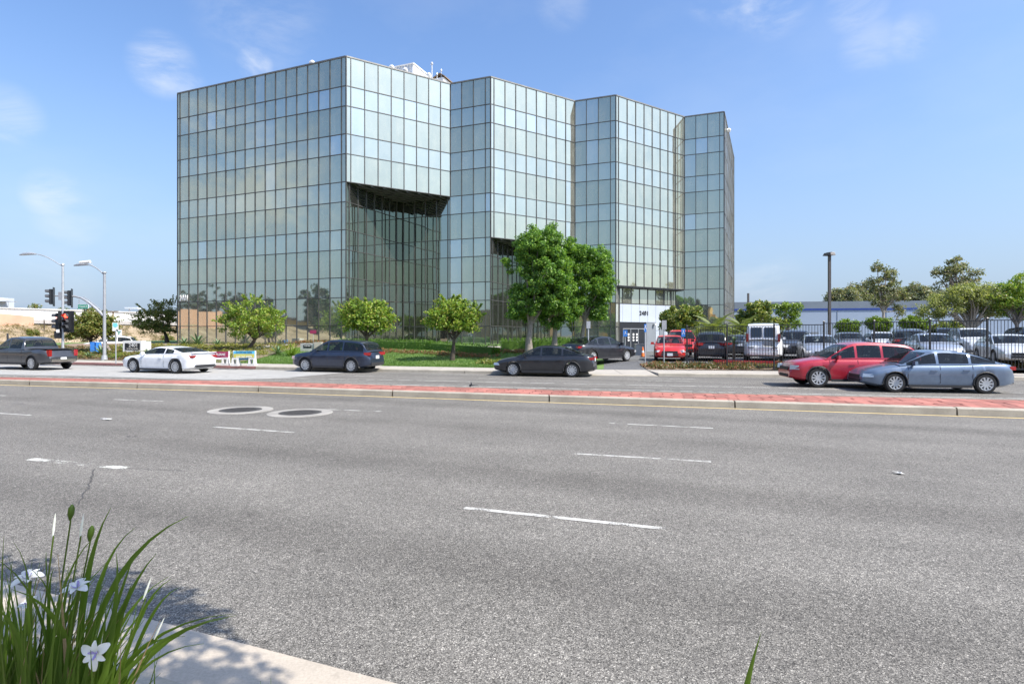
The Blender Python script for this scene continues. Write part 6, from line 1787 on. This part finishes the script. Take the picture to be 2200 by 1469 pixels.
def petal_mesh(name, ln, wd, cup, mat):
    vs, qs = [], []; n, m_ = 7, 4
    for i in range(n + 1):
        t = i / n; w_ = wd * (math.sin(math.pi * (.10 + .86 * t)) ** .8) * (.55 + .55 * t) + .001
        for j in range(m_ + 1):
            s = j / m_ * 2 - 1
            vs.append((ln * t, s * w_ / 2, cup * ln * (t * .9 - 1.15 * t * t) + .12 * w_ * s * s))
    for i in range(n):
        for j in range(m_):
            a = i * (m_ + 1) + j; qs.append((a, a + 1, a + m_ + 2, a + m_ + 1))
    me = bpy.data.meshes.new(name); me.from_pydata(vs, [], qs); me.materials.append(mat)
    me.polygons.foreach_set('use_smooth', [True] * len(me.polygons)); me.update(); return me
PTL = petal_mesh('petal', .052, .036, .55, M['petal']); PTS = petal_mesh('petal', .042, .022, .5, M['petal'])
STY = petal_mesh('style_arm', .024, .011, -.7, M['petal_mark']); GLD = petal_mesh('nectar_mark', .017, .006, .3, M['petal_gold'])
for px, py, Y, pitch, roll, sc_ in ((60, 1243, 1.95, R(74), R(10), .95), (166, 1264, 1.95, R(74), R(-20), .9), (208, 1402, 1.75, R(12), R(35), .92), (62, 1298, 2.02, R(60), R(80), .6)):
    c = P3(px, py, Y)
    base = Vector((X(px * .5 + 20, 2.0), 2.0, .22))
    mb = MB(); mb.tube((base, base.lerp(c, .6) + Vector((-.03, .02, .05)), c + Vector((0, .012, -.012))), [.0035, .003, .003], 6)
    fl = mb.build('flower', M['iris_leaf'], lily, 60)
    face = Matrix.Translation(c) @ Matrix.Rotation(math.pi / 2 - pitch, 4, 'X') @ Matrix.Rotation(roll, 4, 'Z') @ Matrix.Scale(sc_, 4)
    for k in range(3):
        inst('petal', PTL, fl, face @ Matrix.Rotation(k * 2 * math.pi / 3, 4, 'Z') @ Matrix.Rotation(-R(14), 4, 'Y'))
        inst('petal', PTS, fl, face @ Matrix.Rotation((k + .5) * 2 * math.pi / 3, 4, 'Z') @ Matrix.Rotation(-R(22), 4, 'Y'))
        inst('style_arm', STY, fl, face @ Matrix.Rotation(k * 2 * math.pi / 3, 4, 'Z') @ Matrix.Translation((0, 0, .006)) @ Matrix.Rotation(-R(40), 4, 'Y'))
        inst('nectar_mark', GLD, fl, face @ Matrix.Rotation(k * 2 * math.pi / 3, 4, 'Z') @ Matrix.Translation((.004, 0, .003)) @ Matrix.Rotation(-R(16), 4, 'Y'))
b = Vector((X(1560, 2.2), 2.2, .2))
t = thing('lily_clump', 'single green leaf blade poking up at the bottom edge on the right', 'plant', b)
strap('leaf', b, P3(1636, 1356, 2.15), (-.03, 0, .05), .020, t, M['iris_leaf'], 12, .2)
strap('leaf', b + Vector((.05, -.1, 0)), P3(1660, 1520, 2.1), (-.03, 0, .05), .018, t, M['iris_leaf'], 12, .2)
b = Vector((X(470, 2.4), 2.4, .2)); t = thing('grass_tuft', 'few thin grass blades over the gutter edge at the bottom', 'plant', b)
for a, c_ in (((540, 1500), (560, 1462)), ((580, 1500), (582, 1455)), ((330, 1480), (332, 1392))):
    strap('leaf', P3(a[0], a[1] + 300, 2.3), P3(c_[0], c_[1], 2.4), (0, 0, 0), .006, t, M['iris_leaf'], 8)
# the tree overhead whose shade falls on the near lanes
cs = []
off = Vector((sunv.x / sunv.z, sunv.y / sunv.z, 0))
rt = random.Random(3)
for k in range(620):
    px = rt.uniform(-500, 490); py = rt.uniform(1185, 1500)
    lim = float(np.interp(px, (-500, 0, 100, 150, 250, 330, 400, 440, 500), (1190, 1204, 1207, 1230, 1230, 1246, 1272, 1318, 1385)))
    if py < lim: continue
    gq = G(px, py)
    if gq.y < gut(gq.x) and rt.random() < .62: continue
    h = rt.uniform(4.35, 5.2); q = G(px, py) + off * h; cs.append((q.x, q.y, h))
for k in range(60):
    px = rt.uniform(380, 600); py = rt.uniform(1425, 1560)
    if rt.random() < .55: continue
    h = rt.uniform(4.4, 5.2); q = G(px, py) + off * h; cs.append((q.x, q.y, h))
cs = np.array(cs)
b = Vector((1.6, -1.4, .2))
t = thing('overhead_tree', 'tree behind the viewpoint shading the near lanes at left', 'tree', b)
inst('crown', leaf_cloud('crown', cs, np.full((len(cs), 3), .17), 16, .13, M['leaf_coral'], seed=9), t)
mb = MB(); cm = Vector(cs.mean(0)); top_ = Vector((.9, .2, 3.6))
mb.tube((b, Vector((1.4, -.8, 2.0)), top_), [.16, .13, .10], 9)
for k in range(0, len(cs), 16):
    e = Vector(cs[k]); mb.tube((top_, top_.lerp(e, .5) + Vector((0, 0, .4)), e), [.05, .03, .008], 5)
mb.build('trunk', M['bark_grey'], t, 50)
